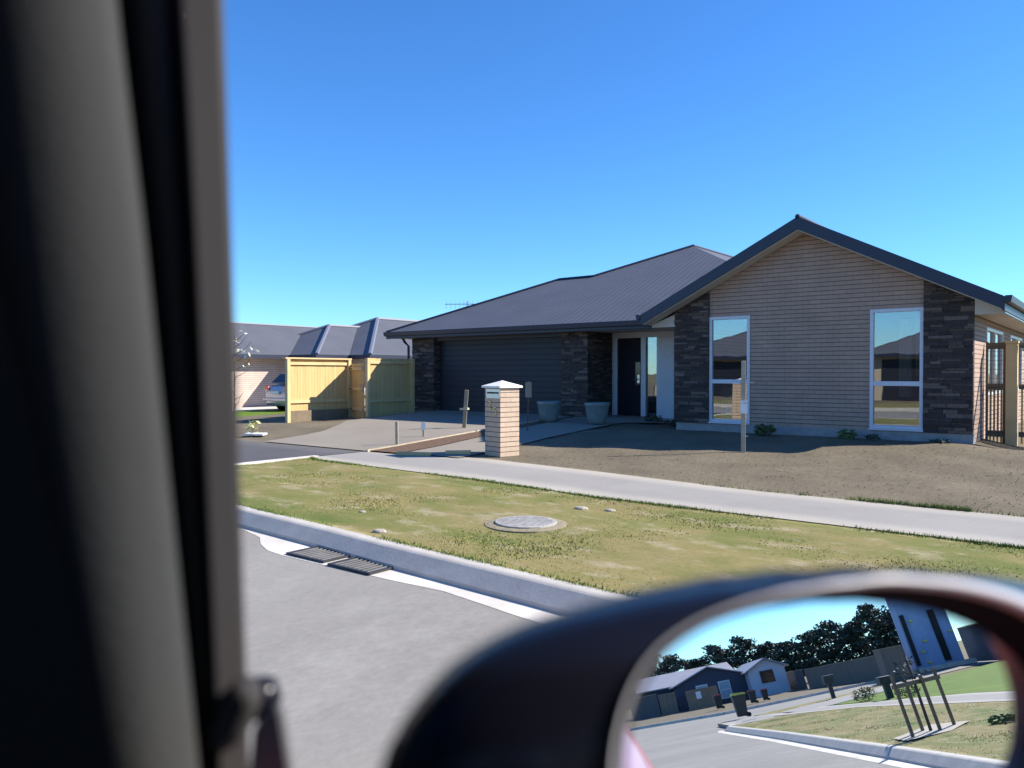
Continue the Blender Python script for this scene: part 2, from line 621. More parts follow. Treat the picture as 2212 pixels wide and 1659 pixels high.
def strip(name, m, lo, hi, x0, x1, nx, ny, z=None, kindname='structure', rough=0.0, skirt=0.0):
    """sheet between two edges y = lo(x) and y = hi(x)"""
    mb = MB()
    rng = random.Random(hash(name) % 999)
    for i in range(nx + 1):
        x = x0 + (x1 - x0) * i / nx
        a, b = lo(x), hi(x)
        for j in range(ny + 1):
            y = a + (b - a) * j / ny
            zz = z(x, y) if callable(z) else z
            if rough and 0 < j < ny:
                zz += rng.uniform(-rough, rough)
            mb.v.append((x, y, zz))
    for i in range(nx):
        for j in range(ny):
            a = i * (ny + 1) + j
            mb.f.append((a, a + ny + 1, a + ny + 2, a + 1))
    if skirt:
        for side in (0, ny):
            for i in range(nx):
                a, b = i * (ny + 1) + side, (i + 1) * (ny + 1) + side
                k = len(mb.v)
                mb.v += [(mb.v[a][0], mb.v[a][1], mb.v[a][2] - skirt), (mb.v[b][0], mb.v[b][1], mb.v[b][2] - skirt)]
                mb.f.append((a, b, k + 1, k))
    o = mb.build(name, m, smooth=True)
    return kind(o, kindname)


def sheet(name, m, poly, z, thick=0.0):
    mb = MB()
    if thick:
        mb.prism([(x, y, z - thick) for x, y in poly], (0, 0, thick))
    else:
        mb.add([(x, y, z) for x, y in poly], [tuple(range(len(poly)))])
    o = mb.build(name, m)
    return kind(o, 'structure')


# ------------------------------------------------------------------ ground, roads, paths
sheet('ground', 'base_ground', [(-1500, -1500), (1500, -1500), (1500, 1500), (-1500, 1500)], -0.17)
mb = MB()
mb.add([(-90, -19.7, -.14), (57, -19.7, -.14), (57, -10, -.14), (-90, -10, -.14)], [(0, 1, 2, 3)])
mb.add([(36, -10, -.14), (57, -10, -.14), (59, 4, -.14), (74, 24, -.14), (62, 24, -.14), (51, 4, -.14), (44.5, -3.2, -.14), (38.5, -10, -.14)], [(0, 1, 2, 3, 4, 5, 6, 7)])
kind(mb.build('road', 'road_seal'), 'structure')
KERB = [(-9.0, -10.92), (-5.1, -11.36), (-3.7, -11.47), (-2.6, -11.58), (-0.4, -11.74), (5, -11.80), (15, -11.75), (24, -11.85), (33, -12.1)]
ker = lambda x: lerp_poly(KERB, x)
PNEAR = [(-8.95, -7.6), (-8.5, -7.8), (-4.5, -8.02), (-2.7, -8.27), (1.5, -8.32), (20, -7.8), (25.5, -8.2), (29, -8.5), (34, -10.2)]
PFAR = [(-8.83, -6.37), (-7.6, -6.1), (-6.5, -5.95), (-4, -6.25), (-1.6, -6.66), (1.4, -6.7), (20, -6.45), (25, -6.55), (29, -7.3), (34, -8.4)]
pn = lambda x: lerp_poly(PNEAR, x)
pf = lambda x: lerp_poly(PFAR, x)
vz = lambda x, y: 0.012 * math.sin(x * 1.7 + y) * math.sin(y * 2.3 - x * .6) * min(1, (y - ker(x) - .1) * 1.5) * min(1, max(0, (pn(x) - y) * 1.5)) - 0.004
strip('verge', 'verge_grass', lambda x: ker(x) + 0.13, pn, -9.0, 33, 240, 26, vz, rough=0.004, skirt=0.12)
strip('footpath', 'path_conc', pn, pf, -8.9, 34, 120, 4, 0.006, skirt=0.12)
strip('rear_driveway', 'path_conc', lambda x: ker(x) + 0.13 if x < 33.2 else -11.9, lambda x: -9.6, 33.0, 37.5, 10, 4, -0.012, skirt=0.12)
strip('front_lot', 'soil_lot', pf, lambda x: 14.0, -8.86, 22, 180, 110, lambda x, y: zg(x, y) + 0.014 * math.sin(3.1 * x + y) * math.sin(2.3 * y) * min(1, abs(y - pf(x)) * 2) - 0.006, rough=0.007, skirt=0.15)
strip('side_lot', 'soil_lot', lambda x: -6.4, lambda x: 14.0, -20.0, -8.86, 60, 90, lambda x, y: zg(x, y) - 0.006, rough=0.006, skirt=0.15)
DR_L = [(-6.4, -12.16), (-5.15, -12.4), (-4.4, -12.7), (-3.0, -13.75), (-2.4, -14.3), (1.2, -14.5)]
DR_R = [(-6.5, -8.85), (-4.3, -9.0), (-2.0, -9.2), (1.2, -9.25)]


def drive_sheet(name, m, left, right, y0, y1, dz):
    mb = MB()
    ny, nx = 30, 6
    for j in range(ny + 1):
        y = y0 + (y1 - y0) * j / ny
        a, b = lerp_poly(left, y), lerp_poly(right, y)
        for i in range(nx + 1):
            x = a + (b - a) * i / nx
            mb.v.append((x, y, zg(x, y) + dz))
    for j in range(ny):
        for i in range(nx):
            a = j * (nx + 1) + i
            mb.f.append((a, a + 1, a + nx + 2, a + nx + 1))
    return kind(mb.build(name, m, smooth=True), 'structure')


drive_sheet('driveway', 'drive_conc', DR_L, DR_R, -6.38, 1.14, 0.016)
drive_sheet('garden_bed', 'mulch', [(-6.5, -8.82), (-4.3, -8.97), (-2.0, -9.17), (1.0, -9.2)], [(-6.5, -8.05), (-5.25, -8.12), (-3.66, -8.42), (-2.1, -8.72), (1.0, -9.15)], -6.38, 0.4, 0.030)
drive_sheet('entry_path', 'drive_conc', [(-6.5, -8.05), (-5.25, -8.12), (-3.66, -8.42), (-2.1, -8.72), (1.0, -9.1)], [(-6.2, -6.75), (-4.4, -6.95), (-3.16, -7.12), (.14, -7.32), (2.2, -5.8)], -6.22, 2.2, 0.020)
strip('vehicle_crossing', 'asphalt_dark', lambda x: lerp_poly([(-30, -8.6), (-9, -10.95)], x), lambda x: -6.385, -30, -9.0, 10, 6, 0.0, skirt=0.14)
mb = MB()
mb.box(-9.06, -8.93, -10.9, -7.45, -0.1, 0.012)
kind(mb.build('crossing_edge', 'concrete_light'), 'structure')
# kerb: swept profile
mb = MB()
path = []
for i in range(121):
    x = -9.0 + 42.0 * i / 120
    path.append((x, ker(x)))
path += [(33.9, -11.8), (34.6, -11.4), (35.1, -10.8)]
prof = [(0.14, -0.16), (0.14, 0.004), (0.06, 0.004), (0.035, -0.001), (0.016, -0.010), (-0.102, -0.104), (-0.106, -0.137), (-0.106, -0.16)]
rings = []
for i, (x, y) in enumerate(path):
    a, b = path[max(i - 1, 0)], path[min(i + 1, len(path) - 1)]
    d = Vector((b[0] - a[0], b[1] - a[1], 0)).normalized()
    n_ = Vector((-d.y, d.x, 0))
    rings.append([(x + n_.x * o, y + n_.y * o, z) for o, z in prof])
mb.loft(rings, True, True, True)
kind(mb.build('kerb', 'kerb_conc', fixn=True), 'structure')
# concrete gutter channel with an apron round the drain
CH = [(-9, -11.06), (-5.0, -11.50), (-4.35, -11.66), (-4.05, -11.90), (-3.6, -11.96), (-2.3, -11.93), (-1.75, -11.90), (-0.8, -12.05), (5, -12.13), (15, -12.09), (24, -12.19), (33, -12.45), (34.4, -12.3)]
strip('gutter_channel', 'concrete_light', lambda x: lerp_poly(CH, x), lambda x: ker(x) - 0.10, -9, 34, 160, 2, -0.1375)
# far side: another kerb and verge, corner section behind
strip('opposite_verge', 'verge_grass', lambda x: -24.5, lambda x: -19.75, -60, 57, 80, 6, -0.01, skirt=0.13)
strip('opposite_lot', 'soil_lot', lambda x: -70, lambda x: -24.5, -60, 57, 40, 10, -0.012)
mb = MB()
mb.box(-60, 57, -19.75, -19.6, -0.16, 0.0)
kind(mb.build('opposite_kerb', 'kerb_conc'), 'structure')
mb = MB()
crn = [(58, -24), (54.5, -15), (50.6, -10), (53.6, -3), (57.0, 4), (73, 24)]
for (xa, ya), (xb, yb) in zip(crn, crn[1:]):
    mb.bar((xa, ya, -0.07), (xb, yb, -0.07), 0.16, 0.16)
kind(mb.build('corner_kerb', 'concrete_light'), 'structure')
sheet('corner_lot', 'soil_lot', [(58, -70), (58.1, -24), (54.6, -15), (50.7, -10), (53.7, -3), (57.1, 4), (73, 24), (140, 24), (140, -70)], -0.02)
sheet('rear_verge', 'verge_grass', [(38, -10.3), (44.2, -3.2), (43.3, -2.8), (36.2, -9.6)], -0.006, 0.13)
sheet('rear_footpath', 'path_conc', [(33.9, -9.3), (36.2, -9.65), (43.3, -2.75), (40.8, -1.6), (34, -8.0)], 0.0, 0.13)
sheet('rear_lawn', 'lawn_green', [(22.05, -6.3), (25, -6.4), (29, -7.1), (34, -7.95), (40.6, -1.5), (50, 7), (50, 14), (22.05, 14)], -0.01, 0.14)

# ------------------------------------------------------------------ brick house
house = thing('brick_house', (0, 0, 0), 'single storey cream brick house with dark hip roof, gabled wing and stone piers', 'house')
TP = 0.51        # gable pitch
RX, RZ = -2.96, 4.53


def rake(x):    # underside of the gable roof
    return RZ - abs(x - RX) * TP - 0.055


def wallpoly(mb, x0, x1, z0, top, y=0.0, t=0.2):
    xs = [x0] + ([RX] if x0 < RX < x1 else []) + [x1]
    poly = [(x0, y, z0), (x1, y, z0)] + [(x, y, top(x) if callable(top) else top) for x in reversed(xs)]
    mb.prism(poly, (0, t, 0))


w = MB()
wallpoly(w, -4.09, -1.72, 0.36, rake)
for a, b in ((-5.0, -4.09), (-1.72, -0.79)):
    wallpoly(w, a, b, 2.68, rake)
    wallpoly(w, a, b, 0.36, 0.40)
# right side wall with openings
w.box(-0.2, 0.0, 0.2, 1.64, 0.16, 2.62)
w.box(-0.2, 0.0, 4.17, 5.6, 0.16, 2.62)
w.box(-0.2, 0.0, 8.2, 12, 0.16, 2.62)
for a, b in ((1.64, 4.17), (5.6, 8.2)):
    w.box(-0.2, 0.0, a, b, 2.36, 2.62)
    w.box(-0.2, 0.0, a, b, 0.16, 1.02)
w.box(-5.76, -5.56, 0.2, 6, 0.36, 2.6)
w.box(-15.15, -14.95, 1.2, 8.1, 0.3, 2.55)
w.box(-15.15, -0.2, 11.8, 12.0, 0.2, 2.6)
w.build('wall', 'cream_brick', house)
ls = bpy.data.materials.new('ledgestone')
N_, L_n = nodes_of(ls)
gg = N_.new('ShaderNodeNewGeometry')
tc_ = N_.new('ShaderNodeTexCoord')
cc = ramp(N_, L_n, gg.outputs['Random Per Island'], [(0.0, (.030, .022, .021)), (.35, (.062, .045, .040)), (.6, (.040, .034, .036)), (.82, (.11, .078, .058)), (1.0, (.16, .13, .115))])
cc = mixc(N_, L_n, 1.0, cc, ramp(N_, L_n, noise(N_, L_n, tc_.outputs['Object'], 22, 6, .7), [(.3, .65), (.7, 1.3)]), 'MULTIPLY')
L_n.new(cc, pbsdf(ls).inputs['Base Color'])
pbsdf(ls).inputs['Roughness'].default_value = .85
L_n.new(bumpn(N_, L_n, noise(N_, L_n, tc_.outputs['Object'], 30, 6, .7), .6, .02), pbsdf(ls).inputs['Normal'])
M['ledgestone'] = ls


def ledge(a0, a1, z0, top, place, seed):
    """stacked stone veneer: courses of uneven stones; place(a, b, z0, z1, out) gives a box"""
    rg_ = random.Random(seed)
    mb_ = MB()
    z = z0
    while True:
        h_ = rg_.choice((.035, .045, .05, .06, .075))
        a = a0 - rg_.uniform(0, .2)
        any_ = False
        while a < a1:
            w_ = rg_.uniform(.12, .42)
            p_, q_ = max(a, a0), min(a + w_, a1)
            lim = min(top(p_), top(q_)) if callable(top) else top
            zt = min(z + h_, lim)
            if q_ - p_ > .02 and zt - z > .012:
                place(mb_, p_ + .002, q_ - .002, z + .002, zt - .002, rg_.uniform(.006, .034))
                any_ = True
            a += w_
        z += h_
        if not any_ or z > 6:
            break
    return mb_


fy = lambda y_: (lambda mb_, a, b, c, d_, o: mb_.box(a, b, y_ - o, y_ - .001, c, d_))
ledge(-0.79, 0.02, .37, lambda x: rake(x) - .21, fy(-.04), 1).build('stone_face', 'ledgestone', house)
ledge(-5.82, -5.0, .37, lambda x: rake(x) - .21, fy(-.04), 2).build('stone_face', 'ledgestone', house)
ledge(-15.18, -14.25, .335, 2.53, fy(.96), 3).build('stone_face', 'ledgestone', house)
ledge(-9.58, -8.76, .335, 2.53, fy(.96), 4).build('stone_face', 'ledgestone', house)
ledge(.96, 2.16, .335, 2.53, lambda mb_, a, b, c, d_, o: mb_.box(-8.779, -8.78 + o, a, b, c, d_), 5).build('stone_face', 'ledgestone', house)
s_ = MB()
wallpoly(s_, -0.79, -0.0, 0.36, rake, -0.04, 0.238)
s_.build('stone_cladding', 'schist', house)
s_ = MB()
wallpoly(s_, -5.80, -5.0, 0.36, rake, -0.04, 0.238)
s_.build('stone_cladding', 'schist', house)
MB().box(-15.16, -14.25, 0.96, 1.4, 0.33, 2.56).build('stone_cladding', 'schist', house)
s_ = MB()
s_.box(-9.58, -8.78, 0.96, 1.4, 0.33, 2.56)
s_.box(-9.0, -8.782, 1.4, 2.2, 0.33, 2.56)
s_.build('stone_cladding', 'schist', house)
MB().box(-14.25, -9.58, 1.02, 1.2, 2.44, 2.56).build('lintel', 'navy_steel', house)
f_ = MB()
f_.box(-5.78, 0.02, -0.02, 0.2, -0.05, 0.36)
f_.box(-0.2, 0.018, 0.2, 12, -0.05, 0.16)
f_.box(-15.2, -8.8, 1.0, 8, -0.05, 0.33)
f_.box(-8.8, -5.76, 1.85, 8, -0.05, 0.30)
f_.build('foundation', 'plinth', house)
gd = MB()
gd.box(-14.25, -9.58, 1.2, 1.26, 0.33, 2.44)
gdo = gd.build('garage_door', 'garage_panel', house)
# entrance recess
e = MB()
e.box(-8.78, -8.70, 2.2, 2.4, 0.3, 2.6)
e.box(-8.70, -5.76, 2.2, 2.4, 2.40, 2.6)
e.build('entrance_wall', 'white_panel', house)
j = MB()
for a, b in ((-8.70, -8.60), (-7.88, -7.74), (-7.42, -7.34)):
    j.box(a, b, 2.16, 2.32, 0.3, 2.40)
j.box(-8.70, -7.34, 2.17, 2.31, 0.26, 0.30)
j.build('door_frame', 'joinery', house)
d = MB().box(-8.60, -7.88, 2.20, 2.26, 0.30, 2.395).build('front_door', 'door_dark', house)
h = MB()
h.tube([(-7.96, 2.2, 1.30), (-7.96, 2.14, 1.30), (-8.09, 2.14, 1.30)], 0.014)
h.box(-8.0, -7.93, 2.18, 2.2, 1.2, 1.42)
h.build('handle', 'steel', d)
MB().box(-8.06, -7.91, 2.188, 2.199, 1.15, 1.75).build('glazed_slot', 'glass_dark', d)
MB().box(-7.74, -7.42, 2.22, 2.235, 0.3, 2.40).build('sidelight', 'window_glass', house)
MB().box(-7.34, -6.92, 2.14, 2.34, 0.3, 2.40).build('cladding_panel', 'white_panel', house)
wn = MB()
wn.box(-6.92, -6.86, 2.17, 2.31, 0.5, 2.40)
wn.box(-6.0, -5.76, 2.17, 2.31, 0.5, 2.40)
wn.box(-6.92, -5.76, 2.17, 2.31, 0.3, 0.5)
wfr = wn.build('window', 'joinery', house)
MB().box(-6.86, -6.0, 2.22, 2.235, 0.5, 2.40).build('pane', 'window_glass', wfr)


def window_y(x0, x1, z0, z1, y, mid=None, bar=0.065):
    """window in a wall that faces -y"""
    fr = MB()
    fr.box(x0, x0 + bar, y - .02, y + .07, z0, z1)
    fr.box(x1 - bar, x1, y - .02, y + .07, z0, z1)
    fr.box(x0 + bar, x1 - bar, y - .02, y + .07, z1 - bar, z1)
    fr.box(x0 + bar, x1 - bar, y - .02, y + .07, z0, z0 + bar)
    if mid:
        fr.box(x0 + bar, x1 - bar, y - .015, y + .07, mid - .045, mid + .045)
    fr.box(x0 - .01, x1 + .01, y - .06, y - .021, z0 - .03, z0)
    o = fr.build('window', 'joinery', house, bevel=0.006)
    g = MB()
    g.box(x0 + bar, x1 - bar, y + .030, y + .036, z0 + bar, (mid - .045) if mid else z1 - bar)
    if mid:
        g.box(x0 + bar, x1 - bar, y + .022, y + .028, mid + .045, z1 - bar)
    g.build('pane', 'window_glass', o)
    return o


window_y(-5.0, -4.09, 0.40, 2.68, 0.0, 1.28)
window_y(-1.72, -0.79, 0.40, 2.68, 0.0, 1.26)


def window_x(y0, y1, z0, z1, x, mids=()):
    b = 0.06
    fr = MB()
    fr.box(x - .07, x + .02, y0, y0 + b, z0, z1)
    fr.box(x - .07, x + .02, y1 - b, y1, z0, z1)
    fr.box(x - .07, x + .02, y0 + b, y1 - b, z0, z0 + b)
    fr.box(x - .07, x + .02, y0 + b, y1 - b, z1 - b, z1)
    for m_ in mids:
        fr.box(x - .065, x + .018, m_ - .04, m_ + .04, z0 + b, z1 - b)
    o = fr.build('window', 'joinery', house)
    MB().box(x - .036, x - .03, y0 + b, y1 - b, z0 + b, z1 - b).build('pane', 'window_glass', o)


window_x(1.64, 4.17, 1.02, 2.36, 0.0, (2.9,))
window_x(5.6, 8.2, 1.02, 2.36, 0.0, (6.9,))
# rooms behind the glass
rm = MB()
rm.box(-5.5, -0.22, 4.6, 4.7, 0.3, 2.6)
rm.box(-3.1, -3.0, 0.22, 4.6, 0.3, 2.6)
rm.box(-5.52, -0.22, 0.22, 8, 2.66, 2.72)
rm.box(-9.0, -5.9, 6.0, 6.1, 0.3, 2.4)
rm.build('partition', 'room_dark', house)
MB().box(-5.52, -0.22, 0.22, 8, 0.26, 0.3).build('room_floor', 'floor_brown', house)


def curtain(x0, x1, y, z0, z1, m):
    mb_ = MB()
    n = 24
    front = [(x0 + (x1 - x0) * i / n, y + 0.03 * math.sin(i * 1.9)) for i in range(n + 1)]
    mb_.prism([(a, b, z0) for a, b in front] + [(a, b + .02, z0) for a, b in reversed(front)], (0, 0, z1 - z0))
    mb_.build('curtain', m, house)


curtain(-1.30, -1.08, 0.45, 1.0, 2.5, 'curtain_white')
curtain(-1.0, -0.84, 0.40, 1.4, 2.5, 'curtain_white')
curtain(-4.95, -4.62, 0.5, 0.45, 1.15, 'curtain_white')
curtain(-4.5, -4.2, 0.55, 0.45, 1.0, 'curtain_white')
# roofs -----------------------------------------------------------
TN = 0.445
A = (-15.87, .5, 2.72)
B = (-12.02, 4.35, 2.72 + 3.85 * TN)
Cc = (-10.75, 4.35, B[2])
D = (-8.50, 6.60, 2.72 + 6.1 * TN)
Er = (-2.40, .5, 2.72)
A2 = (-15.87, 8.2, 2.72)
V2 = (-14.60, 8.2, 2.72)
D2 = (-8.5, 17.5, D[2])
E2 = (-14.6, 23.6, 2.72)
E3 = (-2.4, 23.6, 2.72)
rf = MB()
for m_, poly in (('roof_x', [A, (-6.30, .5, 2.72), Er, D, Cc, B]), ('roof_x', [B, Cc, V2, A2]), ('roof_x', [E2, D2, E3]), ('roof_y', [A2, A, B]), ('roof_y', [Cc, D, D2, E2, V2]), ('roof_y', [D, Er, E3, D2])):
    MB().add(poly, [tuple(range(len(poly)))]).build('roof', m_, house)
cp = MB()
for a, b in ((A, B), (B, Cc), (Cc, D), (D, D2), (A2, B), (Cc, V2)):
    cp.tube([Vector(a) + Vector((0, 0, .012)), Vector(b) + Vector((0, 0, .012))], 0.045, 6)
cp.build('hip_cap', 'navy_steel', house)
sf = MB()
sf.box(-15.84, -5.9, .56, 2.3, 2.545, 2.56)
sf.box(-15.84, -15.1, 2.3, 8.1, 2.545, 2.56)
sf.build('soffit', 'soffit', house)
gt = MB()
gt.prism([(-15.92, .42, 2.73), (-15.92, .52, 2.73), (-15.92, .52, 2.60), (-15.92, .44, 2.60)], (9.66, 0, 0))
gt.box(-15.90, -6.3, .52, .55, 2.52, 2.70)
gt.box(-15.92, -15.82, .56, 8.2, 2.58, 2.73)
gt.build('gutter', 'navy_steel', house, bevel=0.012)
# wing roof
XL, XR, YF = -6.43, 0.51, -0.45
ze = RZ - 3.47 * TP
wr = MB()
wr.prism([(RX, YF, RZ), (XR, YF, ze), (XR, YF, ze - .05), (RX, YF, RZ - .05), (XL, YF, ze - .05), (XL, YF, ze)], (0, 13.5, 0))
wr.build('gable_roof', 'roof_y', house)
bb = MB()
for xe in (XL - .02, XR + .02):
    zz = RZ - abs(xe - RX) * TP
    bb.prism([(RX, YF - .03, RZ + .015), (xe, YF - .03, zz + .015), (xe, YF - .03, zz - .21), (RX, YF - .03, RZ - .23)], (0, .028, 0))
bb.build('bargeboard', 'navy_steel', house)
rc = MB()
rc.tube([(RX, YF - .03, RZ + .02), (RX, 13, RZ + .02)], 0.05, 6)
rc.build('ridge_cap', 'navy_steel', house)
sf = MB()
for xe, xi in ((XL + .03, RX), (XR - .03, RX)):
    z1 = RZ - abs(xe - RX) * TP
    sf.prism([(RX, YF + .0, RZ - .235), (xe, YF + .0, z1 - .215), (xe, YF, z1 - .23), (RX, YF, RZ - .25)], (0, 0.405, 0))
sf.build('soffit', 'soffit', house)
sf = MB()
sf.box(0.03, XR - .02, -0.02, 12.8, 2.50, 2.515)
sf.box(-6.38, -5.78, -0.02, .9, 2.50, 2.515)
sf.prism([(.03, YF + .4, 2.5), (XR - .02, YF + .4, 2.5), (XR - .02, YF + .4, 2.56), (.03, YF + .4, 2.78)], (0, .03, 0))
sf.prism([(-5.8, YF + .4, 2.5), (-6.38, YF + .4, 2.5), (-6.38, YF + .4, 2.56), (-5.8, YF + .4, 2.78)], (0, .03, 0))
sf.build('soffit', 'soffit', house)
gt = MB()
gt.prism([(XR + .02, YF - .05, ze + .02), (XR + .13, YF - .05, ze + .02), (XR + .11, YF - .05, ze - .10), (XR + .02, YF - .05, ze - .10)], (0, 13.4, 0))
gt.box(XR - .02, XR + .015, YF, 12.9, ze - .24, ze - .02)
gt.build('gutter', 'navy_steel', house, bevel=0.01)
gt = MB()
gt.prism([(XL - .02, YF - .05, ze + .02), (XL - .13, YF - .05, ze + .02), (XL - .11, YF - .05, ze - .10), (XL - .02, YF - .05, ze - .10)], (0, 1.0, 0))
gt.box(XL - .015, XL + .02, YF, .6, ze - .24, ze - .02)
gt.build('gutter', 'navy_steel', house, bevel=0.01)
dp = MB()
dp.tube([(-15.3, .6, 2.6), (-15.3, .75, 2.42), (-15.27, .88, 2.3), (-15.27, .88, .3)], .04, 8)
dp.build('downpipe', 'navy_steel', house)

# tv antenna on the far slope
an = thing('tv_antenna', (-19.55, 8.42, 0), 'thin metal television antenna rising behind the garage roof hip', 'antenna')
ax, ay, az_ = -19.55, 8.42, 4.36
m_ = MB()
m_.tube([(ax, ay, .0), (ax, ay, az_ + .12)], .03, 6)
m_.build('mast', 'steel', an)
m_ = MB()
m_.tube([(ax - .75, ay - .55, az_), (ax + .45, ay + .32, az_)], .016, 6)
for i in range(8):
    c_ = Vector((ax - .7 + .15 * i, ay - .51 + .108 * i, az_))
    m_.tube([c_ + Vector((.0, .0, -.20)), c_ + Vector((.0, .0, .17))], .010, 5)
m_.tube([(ax - .1, ay - .07, az_ - .18), (ax + .45, ay + .32, az_ - .18)], .013, 6)
m_.build('boom', 'steel', an)

# ------------------------------------------------------------------ things in front of the house
mbx = thing('brick_letterbox', (-6.47, -5.39, 0.0), 'square cream brick letterbox pillar with white pyramid cap and brass numerals', 'letterbox', rz=R(-12))


def local_build(mb_, name, m_name, parent, **k):
    """vertices given in the parent's own frame"""
    off = parent_world(parent)
    mb_.v = [tuple(Vector(q) + off) for q in mb_.v]
    return mb_.build(name, m_name, parent, **k)


hw = .215
local_build(MB().box(-hw, hw, -hw, hw, -.1, 1.20), 'pillar', 'pillar_brick', mbx, bevel=0.006)
cpm = MB()
k_ = .258
cpm.add([(-k_, -k_, 1.203), (k_, -k_, 1.203), (k_, k_, 1.203), (-k_, k_, 1.203), (-k_, -k_, 1.235), (k_, -k_, 1.235), (k_, k_, 1.235), (-k_, k_, 1.235), (0, 0, 1.33)],
        [(3, 2, 1, 0), (0, 1, 5, 4), (1, 2, 6, 5), (2, 3, 7, 6), (3, 0, 4, 7), (4, 5, 8), (5, 6, 8), (6, 7, 8), (7, 4, 8)])
local_build(cpm, 'cap', 'cap_white', mbx)
sp = MB()
sp.box(-.16, .21, -hw - .012, -hw - .001, 1.13, 1.18)
sp.box(-.16, .21, -hw - .012, -hw - .001, 1.02, 1.10)
sp.box(-.16, -.14, -hw - .012, -hw - .001, 1.10, 1.13)
sp.box(.19, .21, -hw - .012, -hw - .001, 1.10, 1.13)
slot = local_build(sp, 'mail_slot', 'steel', mbx)
local_build(MB().box(-.14, .19, -hw - .006, -hw - .001, 1.101, 1.129), 'slot_opening', 'seal_black', mbx)
for ch, x, z in (('2', -.12, .83), ('5', .03, .73)):
    cu = bpy.data.curves.new('numeral', 'FONT')
    cu.body = ch
    cu.size = .21
    cu.extrude = .006
    tmp = bpy.data.objects.new('tmp', cu)
    COL.objects.link(tmp)
    dg = bpy.context.evaluated_depsgraph_get()
    me = bpy.data.meshes.new_from_object(tmp.evaluated_get(dg))
    bpy.data.objects.remove(tmp)
    me.transform(Matrix.Translation((x, -hw - .008, z)) @ Matrix.Rotation(R(90), 4, 'X'))
    o = bpy.data.objects.new('numeral', me)
    me.materials.append(M['brass'])
    COL.objects.link(o)
    o.parent = mbx

# timber edging between driveway and bark
ed = MB()
for (xa, ya), (xb, yb) in zip([(-8.81, -6.45), (-8.86, -5.62), (-9.0, -4.3), (-9.18, -2.6)], [(-8.86, -5.62), (-9.0, -4.3), (-9.18, -2.6), (-9.22, .2)]):
    ed.bar((xa, ya, zg(xa, ya) + .0), (xb, yb, zg(xb, yb) + .0), .034, .10)
tag(ed.build('timber_edging', 'stake_wood'), 'pale sawn timber edging board between driveway and bark strip', 'edging')
ed = MB()
ed.bar((-8.03, -6.45, .03), (-7.42, -6.2, .03), .05, .07)
ed.bar((-7.3, -5.95, .04), (-6.92, -5.72, .05), .08, .09)
tag(ed.build('timber_offcut', 'pine_rail'), 'short pale timber lying beside the letterbox foot', 'timber')


def pot(x, y, label):
    z = zg(x, y) + .02
    t = thing('plant_pot', (x, y, z), label, 'pot', 'large glazed pots by the front door')
    pr = [(.19, 0), (.225, .10), (.26, .26), (.28, .41), (.30, .45), (.30, .50), (.275, .505), (.262, .46)]
    m1 = MB().lathe(pr, (x, y, z), 32)
    m1.build('vessel', 'pot_glaze', t, smooth=True)
    MB().lathe([(.268, .44), (.268, .455), (.05, .47)], (x, y, z), 20).build('soil', 'potting_soil', t)
    return t


pot(-8.95, -.5, 'large pale green glazed pot standing in front of the garage door')
pot(-7.6, -.45, 'large pale green glazed pot standing beside the dark front door')

# pegs and stakes
def peg(name, x, y, h, wd_, m, label, lean=(0, 0), tagm=None, cat='stake', group=None):
    z = zg(x, y) - .05
    t = thing(name, (x, y, z), label, cat, group)
    b = MB().bar((x, y, z), (x + lean[0], y + lean[1], z + h), wd_, wd_ * .8, up=(0.62, -.785, 0))
    b.build('shaft', m, t, bevel=0.004)
    if tagm:
        tz, th, tw, tm = tagm
        f0 = tz / h
        px, py = x + lean[0] * f0, y + lean[1] * f0
        a = Vector((.785, .62, 0)) * tw / 2
        n_ = Vector((.62, -.785, 0)) * (wd_ * .55)
        c_ = Vector((px, py, z + tz)) + n_
        q = [c_ - a, c_ + a, c_ + a + Vector((0, 0, th)), c_ - a + Vector((0, 0, th))]
        MB().prism(q, n_.normalized() * .006).build('label_tag', tm, t)
    return t


peg('survey_peg', -9.1, -5.43, .52, .055, 'stake_wood', 'short bare brown wooden peg at the driveway edge', (-.02, .01), group='pegs along the driveway edge')
peg('survey_peg', -9.58, -4.2, .38, .05, 'stake_wood', 'short wooden peg with two white tags on its top', (-.03, .02), (.21, .16, .10, 'paper_white'), group='pegs along the driveway edge')
t = peg('garden_stake', -10.0, -2.45, .95, .09, 'pine_grey', 'weathered timber stake leaning left of the letterbox', (.06, .03))
MB().bar((-10.08, -2.48, zg(-9.75, -2.4) + .45), (-9.89, -2.42, zg(-9.75, -2.4) + .46), .11, .05).build('tie_band', 'stake_wood', t)
t = peg('garden_stake', -8.25, -2.3, 1.16, .03, 'twig', 'timber stake half hidden behind the letterbox cap', (.04, .0), (.80, .34, .14, 'pine_grey'))
t = peg('tree_stake', -3.0, -3.09, 1.62, .066, 'stake_wood', 'tall timber stake with wire ties standing in bare soil before the left window', (.0, .0), (.72, .22, .12, 'paper_white'))
zz = zg(-3, -3.09)
for hz_, ln in ((1.28, .06), (1.20, .16), (.85, .07), (.28, .07)):
    m_ = MB()
    a = Vector((.785, .62, 0)) * ln
    c_ = Vector((-3.0, -3.09, zz + hz_)) + Vector((.62, -.785, 0)) * .048
    m_.tube([c_ - a * .45, c_ + a], .007, 5)
    m_.build('wire_tie', 'steel', t)


